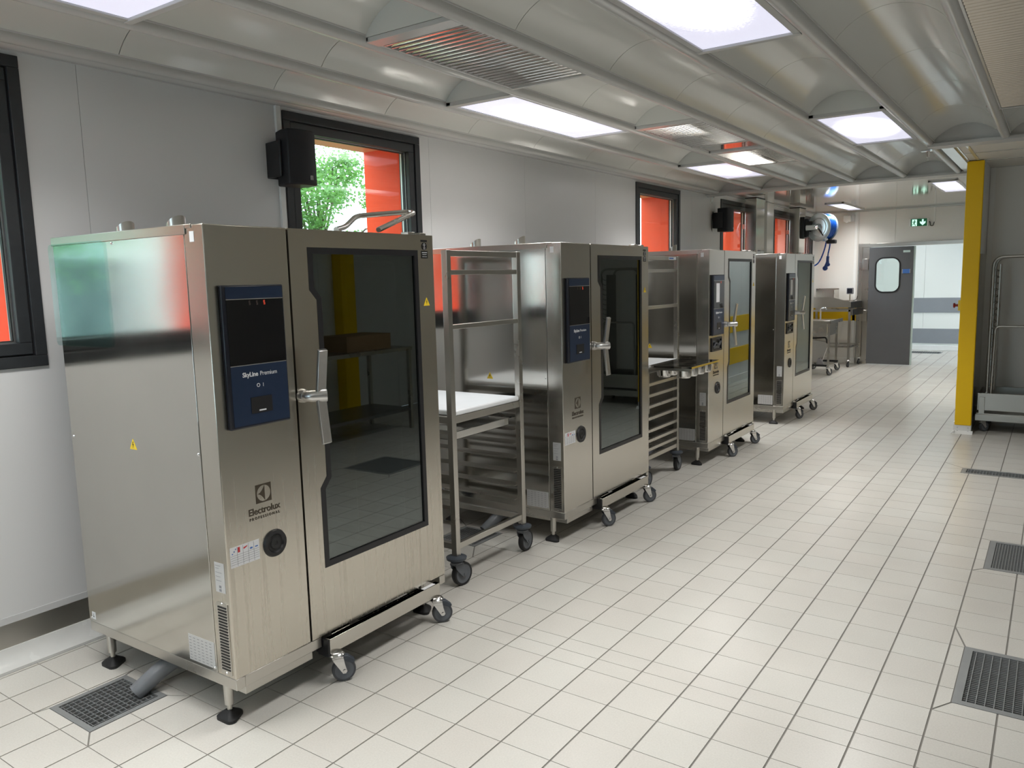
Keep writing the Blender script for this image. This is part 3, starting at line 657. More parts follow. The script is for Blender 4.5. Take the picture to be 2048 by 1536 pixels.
for (x0, x1, a, c), l in zip(FILTERS, FL):
    t = thing('grease_filter', l, 'filter', ((x0+x1)/2, (a+c)/2, ZR), 0); hx, hy = (x1-x0)/2, (c-a)/2
    m = MB().box(-hx, hx, -hy, -hy+0.075, 0.010, 0.030).box(-hx, hx, hy-0.02, hy, 0.010, 0.030).box(-hx, -hx+0.012, -hy, hy, 0.014, 0.03).box(hx-0.012, hx, -hy, hy, 0.014, 0.03)
    obj('frame', m, 'enamel_rail', t, bevel=0.002)
    obj('backing', MB().box(-hx, hx, -hy, hy, 0.060, 0.070), 'black_seal', t)
    n = round((2*hy-0.10)/0.044); st = (2*hy-0.095)/n
    pr_ = [(0.0145*math.cos(q), 0.036-0.022*math.sin(q)) for q in [PI*i/8 for i in range(9)]]+[(-0.013, 0.040)]+[(0.0115*math.cos(q), 0.040-0.0115*math.sin(q)) for q in [PI-PI*i/6 for i in range(1, 6)]]+[(0.013, 0.040)]
    bm_ = MB().prism(pr_, 'x', -hx+0.013, hx-0.013).mesh('baffle'); bm_.materials.append(MATS['filter_grey' if c-a > 2 else 'steel_polished'])
    for i in range(n): obj('baffle', bm_, None, t, (0, -hy+0.075+(i+0.5)*st, 0))

# ------------------------------------------------------------------ casters
def caster(parent, loc, rz, R_, wid, steel, brake=True, zt=None):
    """swivel caster as a sub-assembly under its thing; fork, wheel and tyre meshes; local +y trails"""
    tr = R_*0.55; H = zt if zt else R_*2+0.035
    f = MB()
    for s in (-1, 1):
        x = s*(wid/2+0.006)
        f.prism([(-R_*0.42, H-0.022), (R_*0.50, H-0.022), (R_*0.62, H-0.055), (tr+R_*0.22, R_*0.95), (tr+R_*0.10, R_*0.78), (tr-R_*0.14, R_*0.78), (-R_*0.30, H-R_*0.75)], 'x', x-0.002, x+0.002)
    f.box(-wid/2-0.008, wid/2+0.008, -R_*0.42, R_*0.50, H-0.026, H-0.018)
    f.lathe([(0.0, H-0.018), (0.030, H-0.018), (0.034, H-0.010), (0.028, H-0.003), (0.022, H), (0.0, H)], n=16)
    f.cyl((-wid/2-0.012, tr, R_), (wid/2+0.012, tr, R_), 0.007, n=8)
    k = obj('caster_fork', f, 'chrome' if steel else 'caster_grey', parent, loc, (0, 0, rz))
    w = MB().lathe([(0.0, -wid*0.42), (R_*0.25, -wid*0.45), (R_*0.42, -wid*0.30), (R_*0.60, -wid*0.36), (R_*0.72, -wid*0.46), (R_*0.90, -wid*0.46), (R_*0.90, wid*0.46), (R_*0.72, wid*0.46), (R_*0.60, wid*0.36), (R_*0.42, wid*0.30), (R_*0.25, wid*0.45), (0.0, wid*0.42)], (0, tr, R_), (1, 0, 0), 24)
    obj('wheel', w, 'caster_grey', k)
    ty = MB().lathe([(R_*0.80, -wid*0.5), (R_*0.95, -wid*0.5), (R_, -wid*0.32), (R_, wid*0.32), (R_*0.95, wid*0.5), (R_*0.80, wid*0.5), (R_*0.80, -wid*0.5)], (0, tr, R_), (1, 0, 0), 28)
    obj('tyre', ty, 'rubber_grey' if steel else 'rubber_black', k)
    if brake:
        obj('brake_lever', MB().prism([(0.0, H-0.018), (R_*0.9, H-0.020), (R_*1.5, H-0.045), (R_*1.35, H-0.058), (R_*0.75, H-0.045), (0.0, H-0.03)], 'x', -wid*0.55, wid*0.55), 'caster_dark', k, bevel=0.003)
    if not steel:
        obj('bumper_disc', MB().lathe([(0.0, H-0.004), (0.030, H-0.004), (0.052, H+0.004), (0.054, H+0.016), (0.034, H+0.024), (0.0, H+0.024)], n=24), 'caster_dark', k)
    return k

# ------------------------------------------------------------------ ovens
OW, OD, OH, OB = 1.179, 0.976, 1.789, 0.195
def poly_ring(m, outer, inner, ax, a, b):
    n = len(outer); P = lambda p, t: (t, p[0], p[1]) if ax == 'x' else (p[0], t, p[1])
    vs = [P(p, a) for p in outer]+[P(p, a) for p in inner]+[P(p, b) for p in outer]+[P(p, b) for p in inner]; fs = []
    for i in range(n):
        j = (i+1) % n; fs += [(i, j, n+j, n+i), (2*n+i, 3*n+i, 3*n+j, 2*n+j), (i, 2*n+i, 2*n+j, j), (n+i, n+j, 3*n+j, 3*n+i)]
    m.add(vs, fs)
def offset_poly(p, d):
    n = len(p); out = []
    for i in range(n):
        a, b, c = p[i-1], p[i], p[(i+1) % n]
        def nrm(u, v):
            ex, ey = v[0]-u[0], v[1]-u[1]; L = math.hypot(ex, ey); return (-ey/L, ex/L)
        n1, n2 = nrm(a, b), nrm(b, c); k = 1+n1[0]*n2[0]+n1[1]*n2[1]
        out.append((b[0]+d*(n1[0]+n2[0])/k, b[1]+d*(n1[1]+n2[1])/k))
    return out
def warning_triangle(parent, ax, pos, s, name='warning_sticker'):
    """ax 'y': on a face looking to -y at (x,y,z); ax 'x': on a face looking to +x"""
    tri = [(-s*0.5, -s*0.43), (s*0.5, -s*0.43), (0, s*0.45)]; x, y, z = pos
    if ax == 'y':
        o = obj(name, MB().prism([(x+p[0], z+p[1]) for p in tri], 'y', y-0.001, y), 'warn_yellow', parent)
        bolt = [(x+a*s, z+b*s) for a, b in ((0.02, 0.22), (-0.09, -0.08), (0.0, -0.06), (-0.05, -0.30), (0.10, 0.02), (0.0, 0.02), (0.08, 0.22))]
        obj('pictogram', MB().prism(bolt, 'y', y-0.0016, y-0.0009), 'print_black', o)
    else:
        o = obj(name, MB().prism([(y+p[0], z+p[1]) for p in tri], 'x', x, x+0.001), 'warn_yellow', parent)
        bolt = [(y+a*s, z+b*s) for a, b in ((0.02, 0.22), (-0.09, -0.08), (0.0, -0.06), (-0.05, -0.30), (0.10, 0.02), (0.0, 0.02), (0.08, 0.22))]
        obj('pictogram', MB().prism(bolt, 'x', x+0.0009, x+0.0016), 'print_black', o)

def make_oven(label, x, y, rz, front='steel', pocket=False, note=False):
    t = thing('combi_oven', label, 'oven', (x, y, 0), rz, 'combi ovens along the window wall')
    # carcass
    m = MB()
    m.box(-OD, -0.106, 0.012, 0.40, OB, 1.774); m.box(-OD, -0.86, 0.40, OW, OB, 1.774); m.box(-0.86, -0.085, 1.10, OW, OB, 1.774)
    m.box(-0.86, -0.085, 0.40, 1.10, 1.70, 1.774); m.box(-0.86, -0.085, 0.40, 1.10, OB, 0.30); m.box(-0.106, -0.085, 0.36, 0.40, OB, 1.774)
    obj('carcass', m, 'cavity_steel', t)
    m = MB().box(-0.855, -0.09, 0.402, 0.408, 0.305, 1.695)
    for zz in range(9): m.box(-0.85, -0.10, 0.408, 0.414, 0.36+zz*0.15, 0.372+zz*0.15)
    obj('fan_baffle', m, 'cavity_steel', t)
    obj('side_panel', MB().box(-OD, -0.1055, 0, 0.012, OB, 1.764), 'steel_side', t, bevel=0.0015)
    obj('far_side_panel', MB().box(-OD, -0.085, OW-0.008, OW+0.002, OB, 1.764), 'steel_side', t)
    obj('side_seam', MB().box(-0.107, -0.1025, 0.003, 0.012, OB, 1.77), 'black_seal', t)
    obj('control_housing', MB().box(-0.1035, 0, 0, 0.3465, OB, 1.787), front, t, bevel=0.0035)
    m = MB().box(-OD-0.004, -0.06, -0.003, OW+0.003, 1.775, OH); m.box(-OD-0.004, -0.092, -0.005, 0.0, 1.756, OH)
    obj('top_cover', m, 'steel_plain', t, bevel=0.002)
    obj('door_gap', MB().box(-0.085, -0.02, 0.3465, 0.3535, OB, 1.782), 'black_seal', t)
    for (sx, sz) in ((-0.118, 1.00), (-0.118, 0.212), (-0.958, 0.99), (-0.958, 0.212), (-0.55, 1.748)):
        obj('screw', MB().lathe([(0.0, 0.004), (0.004, 0.0035), (0.006, 0.0)], (sx, 0.0, sz), (0, -1, 0), 10), 'chrome', t)
    # door
    d = MB(); A, B, Z0, Z1 = 0.3535, OW-0.001, 0.197, 1.786
    hole = [(0.440, 0.466), (1.072, 0.466), (1.072, 1.719), (0.440, 1.719), (0.440, 1.559), (0.474, 1.521), (0.474, 0.832), (0.440, 0.790)]
    left = [(A, 0.466), (0.440, 0.466), (0.440, 0.790), (0.474, 0.832), (0.474, 1.521), (0.440, 1.559), (0.440, 1.719), (A, 1.719)]
    d.prism([(A, Z0), (B, Z0), (B, 0.466), (A, 0.466)], 'x', -0.062, 0); d.prism([(A, 1.719), (B, 1.719), (B, Z1), (A, Z1)], 'x', -0.062, 0)
    d.prism([(1.072, 0.466), (B, 0.466), (B, 1.719), (1.072, 1.719)], 'x', -0.062, 0); d.prism(left, 'x', -0.062, 0)
    door = obj('door', d, front, t)
    m = MB(); poly_ring(m, hole, offset_poly(hole, 0.024), 'x', -0.010, 0.0012); obj('window_seal', m, 'black_plastic', door)
    obj('window_pane', MB().prism(offset_poly(hole, 0.003), 'x', -0.012, -0.006), 'oven_glass', door)
    obj('inner_pane', MB().box(-0.072, -0.068, 0.42, 1.09, 0.45, 1.735), 'oven_glass_inner', door)
    m = MB(); Y0, Y1 = 0.386, 0.428
    m.prism([(0.084, 1.342), (0.096, 1.335), (0.073, 1.165), (0.092, 0.985), (0.080, 0.980), (0.058, 1.165)], 'y', Y0, Y1)
    obj('handle', m, 'aluminium', door, bevel=0.002)
    m = MB().lathe([(0.0, 0.0), (0.027, 0.0), (0.026, 0.012), (0.022, 0.022), (0.0, 0.022)], (0, 0.375, 1.165), (1, 0, 0), 20)
    m.tube(bend([(0.012, 0.375, 1.165), (0.040, 0.376, 1.165), (0.060, 0.395, 1.165), (0.082, 0.424, 1.165)], 0.02, 4), [0.021]*4+[0.022]*6+[0.0235]*6, 14)
    obj('handle_pivot', m, 'aluminium', door)
    # badge and warning on the door
    o = obj('badge', MB().box(0, 0.001, 1.096, 1.140, 1.684, 1.717).box(0, 0.001, 1.096, 1.138, 1.756, 1.765), 'print_black', t)
    obj('badge_oval', MB().prism([(1.118+0.019*math.cos(q), 1.737+0.017*math.sin(q)) for q in [2*PI*i/20 for i in range(20)]], 'x', 0, 0.001), 'print_black', o)
    fig = MB()
    for (a, b, c, e) in ((1.1165, 1.1195, 1.735, 1.746), (1.109, 1.127, 1.742, 1.744), (1.1135, 1.1155, 1.723, 1.735), (1.1205, 1.1225, 1.723, 1.735), (1.1155, 1.1205, 1.747, 1.751)): fig.box(0.0009, 0.0016, a, b, c, e)
    for k in range(4): fig.box(0.0009, 0.0016, 1.104+k*0.008, 1.108+k*0.008, 1.690, 1.693)
    fig.box(0.0009, 0.0016, 1.101, 1.135, 1.708, 1.711); fig.box(0.0009, 0.0016, 1.104, 1.132, 1.700, 1.702)
    obj('badge_figure', fig, 'print_white', o)
    warning_triangle(t, 'x', (0, 1.121, 1.492), 0.042)
    # control panel
    cp = obj('control_panel', MB().box(0, 0.020, 0.040, 0.300, 1.087, 1.584), 'navy_dark', t, bevel=0.006)
    obj('header_plate', MB().box(0.0195, 0.0208, 0.055, 0.293, 1.537, 1.577), 'navy', cp)
    obj('screen', MB().box(0.0195, 0.0210, 0.055, 0.293, 1.309, 1.534), 'screen', cp)
    obj('lower_plate', MB().box(0.0195, 0.0208, 0.055, 0.293, 1.097, 1.306), 'navy', cp)
    obj('trim_line', MB().box(0.0195, 0.0214, 0.055, 0.293, 1.534, 1.5365).box(0.0195, 0.0214, 0.055, 0.293, 1.306, 1.3085), 'aluminium', cp)
    obj('switch', MB().box(0.0195, 0.0225, 0.128, 0.218, 1.135, 1.192), 'black_plastic', cp)
    obj('switch_mark', MB().box(0.0224, 0.0229, 0.160, 0.190, 1.141, 1.146), 'print_white', cp)
    for txt, yy, zz, sz, bd in (('SkyLine', 0.133, 1.273, 0.0225, 0.0006), ('Premium', 0.211, 1.273, 0.0215, 0.0), ('O', 0.164, 1.232, 0.019, 0.0003), ('I', 0.185, 1.232, 0.019, 0.0)):
        obj('lettering', text_mesh(txt, sz, 0.95, bd), 'print_white', cp, (0.0212, yy, zz), ROT_FRONT)
    for k, mm in enumerate(('led_dim', 'led_dim', 'led_red')):
        yy = 0.150+k*0.031
        s_ = MB()
        for q in (-0.002, 0.002): s_.tube([(0.0212, yy+q+0.0012*math.sin(i*1.1), 1.514+i*0.0026) for i in range(7)], 0.0009, 5)
        obj('steam_symbol', s_, mm, cp)
    if note: obj('paper_note', MB().box(0.0212, 0.0222, 0.105, 0.180, 1.36, 1.515), 'print_white', cp)
    # maker's emblem and lettering
    cy, cz, hs = 0.170, 0.838, 0.034
    em = obj('emblem', MB().box(0, 0.0008, cy-hs, cy+hs, cz-hs, cz+hs), 'print_brown', t)
    r = hs*0.86
    obj('emblem_disc', MB().prism([(cy+r*math.cos(q), cz+r*math.sin(q)) for q in [2*PI*i/40 for i in range(40)]], 'x', 0.0006, 0.0013), front, em)
    q1 = [(cy+hs*0.14, cz+r*0.98)]+[(cy+hs*0.14-(r+hs*0.14)*(i/8), cz+r*0.98*(1-(i/8))**2.1*1.0) for i in range(1, 8)]+[(cy-r, cz)]
    sail = q1+[(p[0], 2*cz-p[1]) for p in q1[-2::-1]]
    obj('emblem_sail', MB().prism(sail, 'x', 0.0011, 0.0017), 'print_brown', em)
    obj('lettering', text_mesh('Electrolux', 0.0345, 0.98, 0.0006), 'print_brown', em, (0.0008, cy, 0.777), ROT_FRONT)
    obj('lettering', text_mesh('PROFESSIONAL', 0.0135, 1.55, 0.0004), 'print_brown', em, (0.0008, cy, 0.752), ROT_FRONT)
    # filter dial
    k = obj('dial_ring', MB().lathe([(0.031, 0.002), (0.036, 0.009), (0.048, 0.009), (0.052, 0.0), (0.031, 0.0), (0.031, 0.002)], (0, 0.205, 0.640), (1, 0, 0), 32), 'black_plastic', t)
    obj('dial_socket', MB().lathe([(0.0, 0.0015), (0.031, 0.0015), (0.031, 0.003), (0.022, 0.003), (0.020, 0.007), (0.010, 0.007), (0.008, 0.004), (0.0, 0.004)], (0, 0.205, 0.640), (1, 0, 0), 24), 'rubber_black', k)
    # printed chart
    if not pocket:
        s_ = obj('chart_sticker', MB().box(0, 0.0007, 0.013, 0.136, 0.602, 0.676), 'print_white', t)
        ln = MB()
        for zz in (0.612, 0.620, 0.628, 0.636, 0.644): ln.box(0.0006, 0.0011, 0.015, 0.134, zz, zz+0.0010)
        for yy in (0.042, 0.066, 0.089, 0.112): ln.box(0.0006, 0.0011, yy, yy+0.0010, 0.604, 0.674)
        obj('chart_lines', ln, 'print_grey', s_)
        obj('chart_red', MB().box(0.0006, 0.0012, 0.045, 0.054, 0.652, 0.671).prism([(0.070, 0.658), (0.084, 0.664), (0.086, 0.668), (0.069, 0.664)], 'x', 0.0006, 0.0012), 'print_red', s_)
        obj('chart_blue', MB().box(0.0006, 0.0012, 0.096, 0.107, 0.650, 0.656).box(0.0006, 0.0012, 0.118, 0.130, 0.651, 0.655).box(0.0006, 0.0012, 0.020, 0.024, 0.650, 0.654).box(0.0006, 0.0012, 0.028, 0.032, 0.657, 0.661).box(0.0006, 0.0012, 0.034, 0.038, 0.665, 0.669), 'print_blue', s_)
    # side details
    g = obj('vent_plate', MB().prism(rrect(-0.047, 0.340, 0.031, 0.134, 0.006, 3), 'y', -0.0022, 0.0), 'steel_plain', t)
    sl = MB()
    for i in range(22): sl.prism([(-0.072, 0.222+i*0.0110), (-0.024, 0.222+i*0.0110), (-0.022, 0.226+i*0.0110), (-0.022, 0.2290+i*0.0110), (-0.070, 0.2290+i*0.0110), (-0.072, 0.226+i*0.0110)], 'y', -0.0027, -0.0019)
    obj('vent_slots', sl, 'black_seal', g)
    for zz in (0.4690, 0.2110): obj('screw', MB().lathe([(0.0, 0.003), (0.004, 0.002), (0.005, 0.0)], (-0.047, -0.002, zz), (0, -1, 0), 8), 'chrome', t)
    p_ = obj('rating_label', MB().box(-0.075, -0.021, -0.001, 0, 0.511, 0.620), 'label_plate', t)
    ln = MB()
    for zz, w in ((0.61, 0.03), (0.60, 0.02), (0.585, 0.034), (0.57, 0.026), (0.555, 0.03)): ln.box(-0.070, -0.070+w, -0.0015, -0.0009, zz-0.0015, zz)
    for zz in (0.520, 0.533): ln.box(-0.055, -0.043, -0.0015, -0.0009, zz-0.005, zz+0.004)
    obj('label_print', ln, 'print_grey', p_)
    p_ = obj('data_plate', MB().box(-0.268, -0.113, -0.001, 0, 0.208, 0.308), 'label_plate', t)
    ln = MB()
    for i in range(6):
        for j in range(8): ln.box(-0.262+i*0.024, -0.262+i*0.024+0.012, -0.0015, -0.0009, 0.216+j*0.0115, 0.218+j*0.0115)
    obj('label_print', ln, 'print_grey', p_)
    warning_triangle(t, 'y', (-0.524, 0, 0.998), 0.046)
    e_ = obj('earth_sticker', MB().box(-0.951, -0.925, -0.001, 0, 0.209, 0.240), 'print_white', t)
    obj('pictogram', MB().prism([(-0.943, 0.222), (-0.933, 0.222), (-0.938, 0.216)], 'y', -0.0016, -0.0009).box(-0.9388, -0.9372, -0.0016, -0.0009, 0.222, 0.233), 'print_black', e_)
    obj('blank_sticker', MB().box(-0.072, -0.048, -0.001, 0, 1.730, 1.765), 'print_white', t)
    # base and legs
    obj('base_frame', MB().box(-OD+0.002, -0.001, 0.001, 0.04, 0.153, OB).box(-OD+0.002, -0.001, OW-0.04, OW, 0.153, OB).box(-0.04, -0.001, 0.04, 0.40, 0.153, OB).box(-OD+0.002, -OD+0.04, 0.04, OW-0.04, 0.153, OB), 'steel_plain', t, bevel=0.002)
    obj('drip_tray', MB().box(-0.80, -0.012, 0.045, 0.36, 0.118, 0.153), 'steel_plain', t, bevel=0.002)
    for (lx, ly) in ((-0.108, 0.040), (-0.895, 0.040), (-0.108, OW-0.045), (-0.895, OW-0.045)):
        lg = obj('leg', MB().cyl((0, 0, 0.058), (0, 0, 0.155), 0.0165, 0.0185, n=16).cyl((0, 0, 0.03), (0, 0, 0.06), 0.0095, n=10), 'steel_plain', t, (lx, ly, 0))
        pp = []
        for k in range(3):
            a0 = PI/2+k*2*PI/3
            pp += [(0.030*math.cos(a0)+0.020*math.cos(a0+q), 0.030*math.sin(a0)+0.020*math.sin(a0+q)) for q in (-0.9, -0.45, 0, 0.45, 0.9)]
        mm = MB(); n = len(pp); L = [(1.0, 0.0), (1.0, 0.012), (0.82, 0.020), (0.50, 0.030), (0.32, 0.036)]
        vs = [(p[0]*s0, p[1]*s0, h) for s0, h in L for p in pp]
        fs = [(i*n+j, i*n+(j+1) % n, (i+1)*n+(j+1) % n, (i+1)*n+j) for i in range(len(L)-1) for j in range(n)]+[tuple(range(n))[::-1], tuple(range((len(L)-1)*n, len(L)*n))]
        obj('foot_pad', mm.add(vs, fs), 'rubber_black', lg)
    # two chimney stubs on the top
    for lx in (-0.385, -0.725):
        mm = MB(); n = 20; vs = []
        for (r0, sl_) in ((0.034, 0), (0.034, 1)):
            for k in range(n):
                q = 2*PI*k/n; vs.append((lx+r0*math.cos(q), 0.16+r0*math.sin(q), OH-0.002 if not sl_ else OH+0.034+0.022*math.cos(q)))
        for k in range(n): q = 2*PI*k/n; vs.append((lx+0.030*math.cos(q), 0.16+0.030*math.sin(q), OH+0.032+0.022*math.cos(q)))
        for k in range(n): q = 2*PI*k/n; vs.append((lx+0.030*math.cos(q), 0.16+0.030*math.sin(q), OH))
        fs = [(i*n+k, i*n+(k+1) % n, (i+1)*n+(k+1) % n, (i+1)*n+k) for i in range(3) for k in range(n)]
        obj('exhaust_pipe', mm.add(vs, fs), 'steel_plain', t)
    obj('hinge_cap', MB().box(-0.10, -0.055, OW-0.10, OW-0.055, OH, OH+0.014).box(-0.06, -0.03, OW-0.05, OW-0.01, OH-0.003, OH+0.010), 'steel_plain', t, bevel=0.002)
    if pocket:
        m = MB(); poly_ring(m, [(0.050, 0.955), (0.285, 0.955), (0.285, 1.068), (0.050, 1.068)], [(0.066, 0.970), (0.269, 0.970), (0.269, 1.053), (0.066, 1.053)], 'x', 0.0, 0.010)
        pk = obj('probe_pocket', m, 'black_plastic', t)
        obj('pocket_back', MB().box(0.0, 0.002, 0.066, 0.269, 0.970, 1.053), 'screen', pk)
        obj('probe_hose', MB().tube(bend([(0.006, 0.09, 0.985), (0.012, 0.14, 1.03), (0.012, 0.20, 0.995), (0.012, 0.25, 1.03)], 0.03, 5), 0.007, 8), 'rubber_grey', pk)
    # waste pipe
    wp_ = MB().tube(bend([(-0.50, 0.26, 0.105), (-0.52, 0.06, 0.100), (-0.565, -0.055, 0.012)], 0.08, 6), 0.034, 16)
    obj('waste_pipe', wp_, 'pvc_grey', t)
    obj('pipe_socket', MB().cyl((-0.515, 0.095, 0.100), (-0.508, 0.165, 0.102), 0.041, n=18), 'pvc_grey', t)
    return t

def make_oven_trolley(label, x, y, rz, racks):
    t = thing('oven_trolley', label, 'trolley', (x, y, 0), rz, 'roll-in trolleys under the oven doors')
    obj('front_bar', MB().box(0.006, 0.034, 0.412, 1.096, 0.126, 0.187), 'steel', t, bevel=0.0015)
    obj('end_cap', MB().box(-0.030, 0.030, 0.404, 0.4125, 0.115, 0.184).box(-0.05, 0.006, 0.4125, 0.45, 0.115, 0.150), 'black_plastic', t)
    obj('latch_bar', MB().box(-0.004, 0.004, 0.45, 0.55, 0.187, 0.1945).box(-0.002, 0.012, 0.60, 0.98, 0.1875, 0.190), 'steel_polished', t)
    obj('type_label', MB().box(0.010, 0.030, 0.99, 1.07, 0.187, 0.1878), 'print_white', t)
    m = MB()
    for yy in (0.46, 1.03): m.box(-0.80, 0.006, yy, yy+0.03, 0.126, 0.150)
    m.box(-0.80, -0.77, 0.46, 1.06, 0.126, 0.150)
    obj('base_frame', m, 'steel_plain', t)
    for (lx, ly, rr) in ((0.035, 0.440, -0.6), (0.030, 1.072, -0.7), (-0.78, 0.475, 0.3), (-0.78, 1.045, 0.3)): caster(t, (lx, ly, 0), rr, 0.0475, 0.026, True, brake=lx > 0, zt=0.127)
    m = MB()
    for yy in (0.45, 1.06):
        for lx in (-0.14, -0.45, -0.76): m.box(lx-0.010, lx+0.010, yy-0.004, yy+0.004, 0.32, 1.64)
        for k in range(racks): m.tube([(-0.76, yy+(0.012 if yy < 0.7 else -0.012), 0.40+k*1.2/racks), (-0.12, yy+(0.012 if yy < 0.7 else -0.012), 0.40+k*1.2/racks)], 0.004, 6)
    for lx in (-0.14, -0.76): m.tube(bend([(lx, 0.45, 1.62), (lx, 0.45, 1.67), (lx, 1.06, 1.67), (lx, 1.06, 1.62)], 0.03, 4), 0.008, 8)
    obj('rack_insert', m, 'steel_plain', t)
    return t

OV = [(-1.0222, -2.654, 0.0148), (-1.0451, -0.3509, 0.0055), (-1.0259, 1.9239, -0.0002), (-1.0141, 4.0573, 0.0093)]
OL = ['combi oven with drip-streaked front and a bent tube lying on its roof',
      'combi oven standing between the two slim shelf trolleys',
      'combi oven behind the moulded pan, with probe pocket below its controls',
      'combi oven with probe pocket standing under the blue hose reel']
ov = []
for i in range(4):
    o = make_oven(OL[i], *OV[i], front='steel_streaked' if i == 0 else 'steel', pocket=i >= 2, note=i >= 2); ov.append(o)
    make_oven_trolley(['roll-in trolley bar under the door of the drip-streaked oven', 'roll-in trolley bar under the oven between the two shelf trolleys', 'roll-in trolley bar under the oven behind the moulded pan', 'roll-in trolley bar under the oven by the blue hose reel'][i], *OV[i], 16)
# protective film peeling off the first oven's side, part of that oven
film = obj('protective_film', MB().prism(rrect(-0.80, 1.562, 0.204, 0.200, 0.02, 4), 'y', -0.0065, -0.0055), 'plastic_film', ov[0])
obj('supply_hose', MB().tube(bend([(-OD+0.01, 0.05, 0.50), (-OD-0.05, 0.05, 0.47), (-OD-0.06, 0.05, 0.38), (-OD-0.02, 0.05, 0.30), (-OD+0.01, 0.06, 0.30)], 0.04, 5), 0.014, 10), 'pvc_grey', ov[0])
# bent tube handle lying on the first oven
hp = bend([(-1.15, -1.95, OH+0.012), (-1.20, -1.85, OH+0.03), (-1.25, -1.736, 1.873), (-1.25, -1.390, 1.911), (-1.145, -1.475, 1.894), (-1.062, -1.795, OH+0.012)], 0.035, 6)
tag(obj('tube_handle', MB().tube(hp, 0.0115, 12), 'steel_plain'), 'bent stainless tube lying on the roof of the streaked oven', 'tube')

# ------------------------------------------------------------------ shelf trolleys between the ovens
def make_rack(label, x, y, along_y):
    t = thing('shelf_trolley', label, 'trolley', (x, y, 0), 0, 'slim shelf trolleys between the ovens'); W_, D_, s = 0.612, 0.74, 0.017
    for (lx, ly) in ((0, 0), (0, W_), (-D_, 0), (-D_, W_)):
        obj('post', MB().box(lx-s, lx+s, ly-s, ly+s, 0.165, 1.735), 'steel_plain', t, bevel=0.002)
        caster(t, (lx, ly, 0), -0.15 if ly < 0.1 else 0.05, 0.0625, 0.030, False, brake=False, zt=0.145)
    for z0, z1 in ((1.703, 1.733), (1.612, 1.636), (1.340, 1.364), (0.862, 0.898), (0.200, 0.232)):
        for lx in ((0, -D_) if z0 > 1.7 or z0 < 1.3 else (0,)): obj('crossbar', MB().box(lx-0.012, lx+0.012, s, W_-s, z0, z1), 'steel_plain', t, bevel=0.0015)
    for z0, z1 in ((0.862, 0.898), (0.200, 0.232)):
        for ly in (0, W_): obj('side_bar', MB().box(-D_+s, -s, ly-0.012, ly+0.012, z0, z1), 'steel_plain', t, bevel=0.0015)
    if not along_y:
        for z in (0.800, 0.728, 0.648, 0.565, 0.482, 0.402, 0.321):
            for ly, sg in ((s, 1), (W_-s, -1)):
                obj('runner', MB().prism([(ly, z), (ly+sg*0.030, z), (ly+sg*0.030, z+0.002), (ly+sg*0.002, z+0.002), (ly+sg*0.002, z+0.020), (ly, z+0.020)], 'x', -D_+s, -s), 'steel_plain', t)
    else:
        for z in (0.775, 0.690, 0.606, 0.516, 0.421, 0.346, 0.280):
            for lx, sg in ((0.012, -1), (-D_-0.012, 1)):
                obj('runner', MB().box(lx+sg*0.024, lx, s, W_-s, z-0.012, z+0.010), 'steel_plain', t)
        obj('name_label', MB().box(0.0125, 0.0132, 0.43, 0.57, 1.707, 1.729), 'print_white', t)
        obj('label_print', MB().box(0.0131, 0.0136, 0.44, 0.52, 1.713, 1.723), 'print_blue', t)
        for ly in (0.069, 0.621): obj('support_arm', MB().box(0.018, 0.34, ly-0.005, ly+0.005, 0.892, 0.9105), 'steel_plain', t)
        obj('hanger_strip', MB().box(0.013, 0.019, 0.05, 0.062, 0.56, 0.872), 'steel_plain', t)
    obj('shelf_board', MB().box(-D_-0.02, 0.012, 0.02, W_-0.018, 0.899, 0.926), 'white_board', t, bevel=0.008, label='thick white plastic shelf board')
    return t
make_rack('slim steel shelf trolley with a white board, between streaked oven and next oven', -1.20, -1.19, False)
make_rack('slim steel shelf trolley with a white board and a moulded pan sticking out', -1.20, 1.06, True)
# shallow tray on the top runner of the first trolley
m = MB().box(-0.64, -0.04, 0.055, 0.557, 0.0, 0.002)
for q in ((-0.64, -0.638, 0.055, 0.557), (-0.042, -0.04, 0.055, 0.557), (-0.64, -0.04, 0.055, 0.057), (-0.64, -0.04, 0.555, 0.557)): m.box(*q, 0.0, 0.040)
m.box(-0.65, -0.03, 0.035, 0.057, 0.040, 0.042); m.box(-0.65, -0.03, 0.555, 0.577, 0.040, 0.042); m.box(-0.65, -0.638, 0.035, 0.577, 0.040, 0.042); m.box(-0.042, -0.03, 0.035, 0.577, 0.040, 0.042)
tag(obj('steel_tray', m, 'steel_polished', None, (-1.20, -1.19, 0.7622)), 'shallow shiny steel tray on the runners below a white shelf board', 'tray')
# moulded pan with round cups
pan = thing('moulded_pan', 'steel pan of deep round cups jutting out from the shelf trolley', 'baking pan', (-1.175, 1.135, 0.0))
NX_, NY_ = 2, 4; cw_, ch_ = 0.157, 0.135; PZ = 0.9250
sheet = MB()
for i in range(NX_):
    for j in range(NY_):
        cx, cy = (i+0.5)*cw_, (j+0.5)*ch_; n = 32
        hole_ = [(cx+0.060*math.cos(2*PI*k/n), cy+0.060*math.sin(2*PI*k/n)) for k in range(n)]
        plate_with_hole(sheet, (i*cw_, (i+1)*cw_, j*ch_, (j+1)*ch_), hole_, 'z', PZ-0.0015, PZ)
w_, h_ = NX_*cw_, NY_*ch_
sheet.box(-0.012, 0, -0.012, h_+0.012, PZ-0.014, PZ).box(w_, w_+0.012, -0.012, h_+0.012, PZ-0.014, PZ).box(0, w_, -0.012, 0, PZ-0.014, PZ).box(0, w_, h_, h_+0.012, PZ-0.014, PZ)
obj('plate', sheet, 'steel_polished', pan)
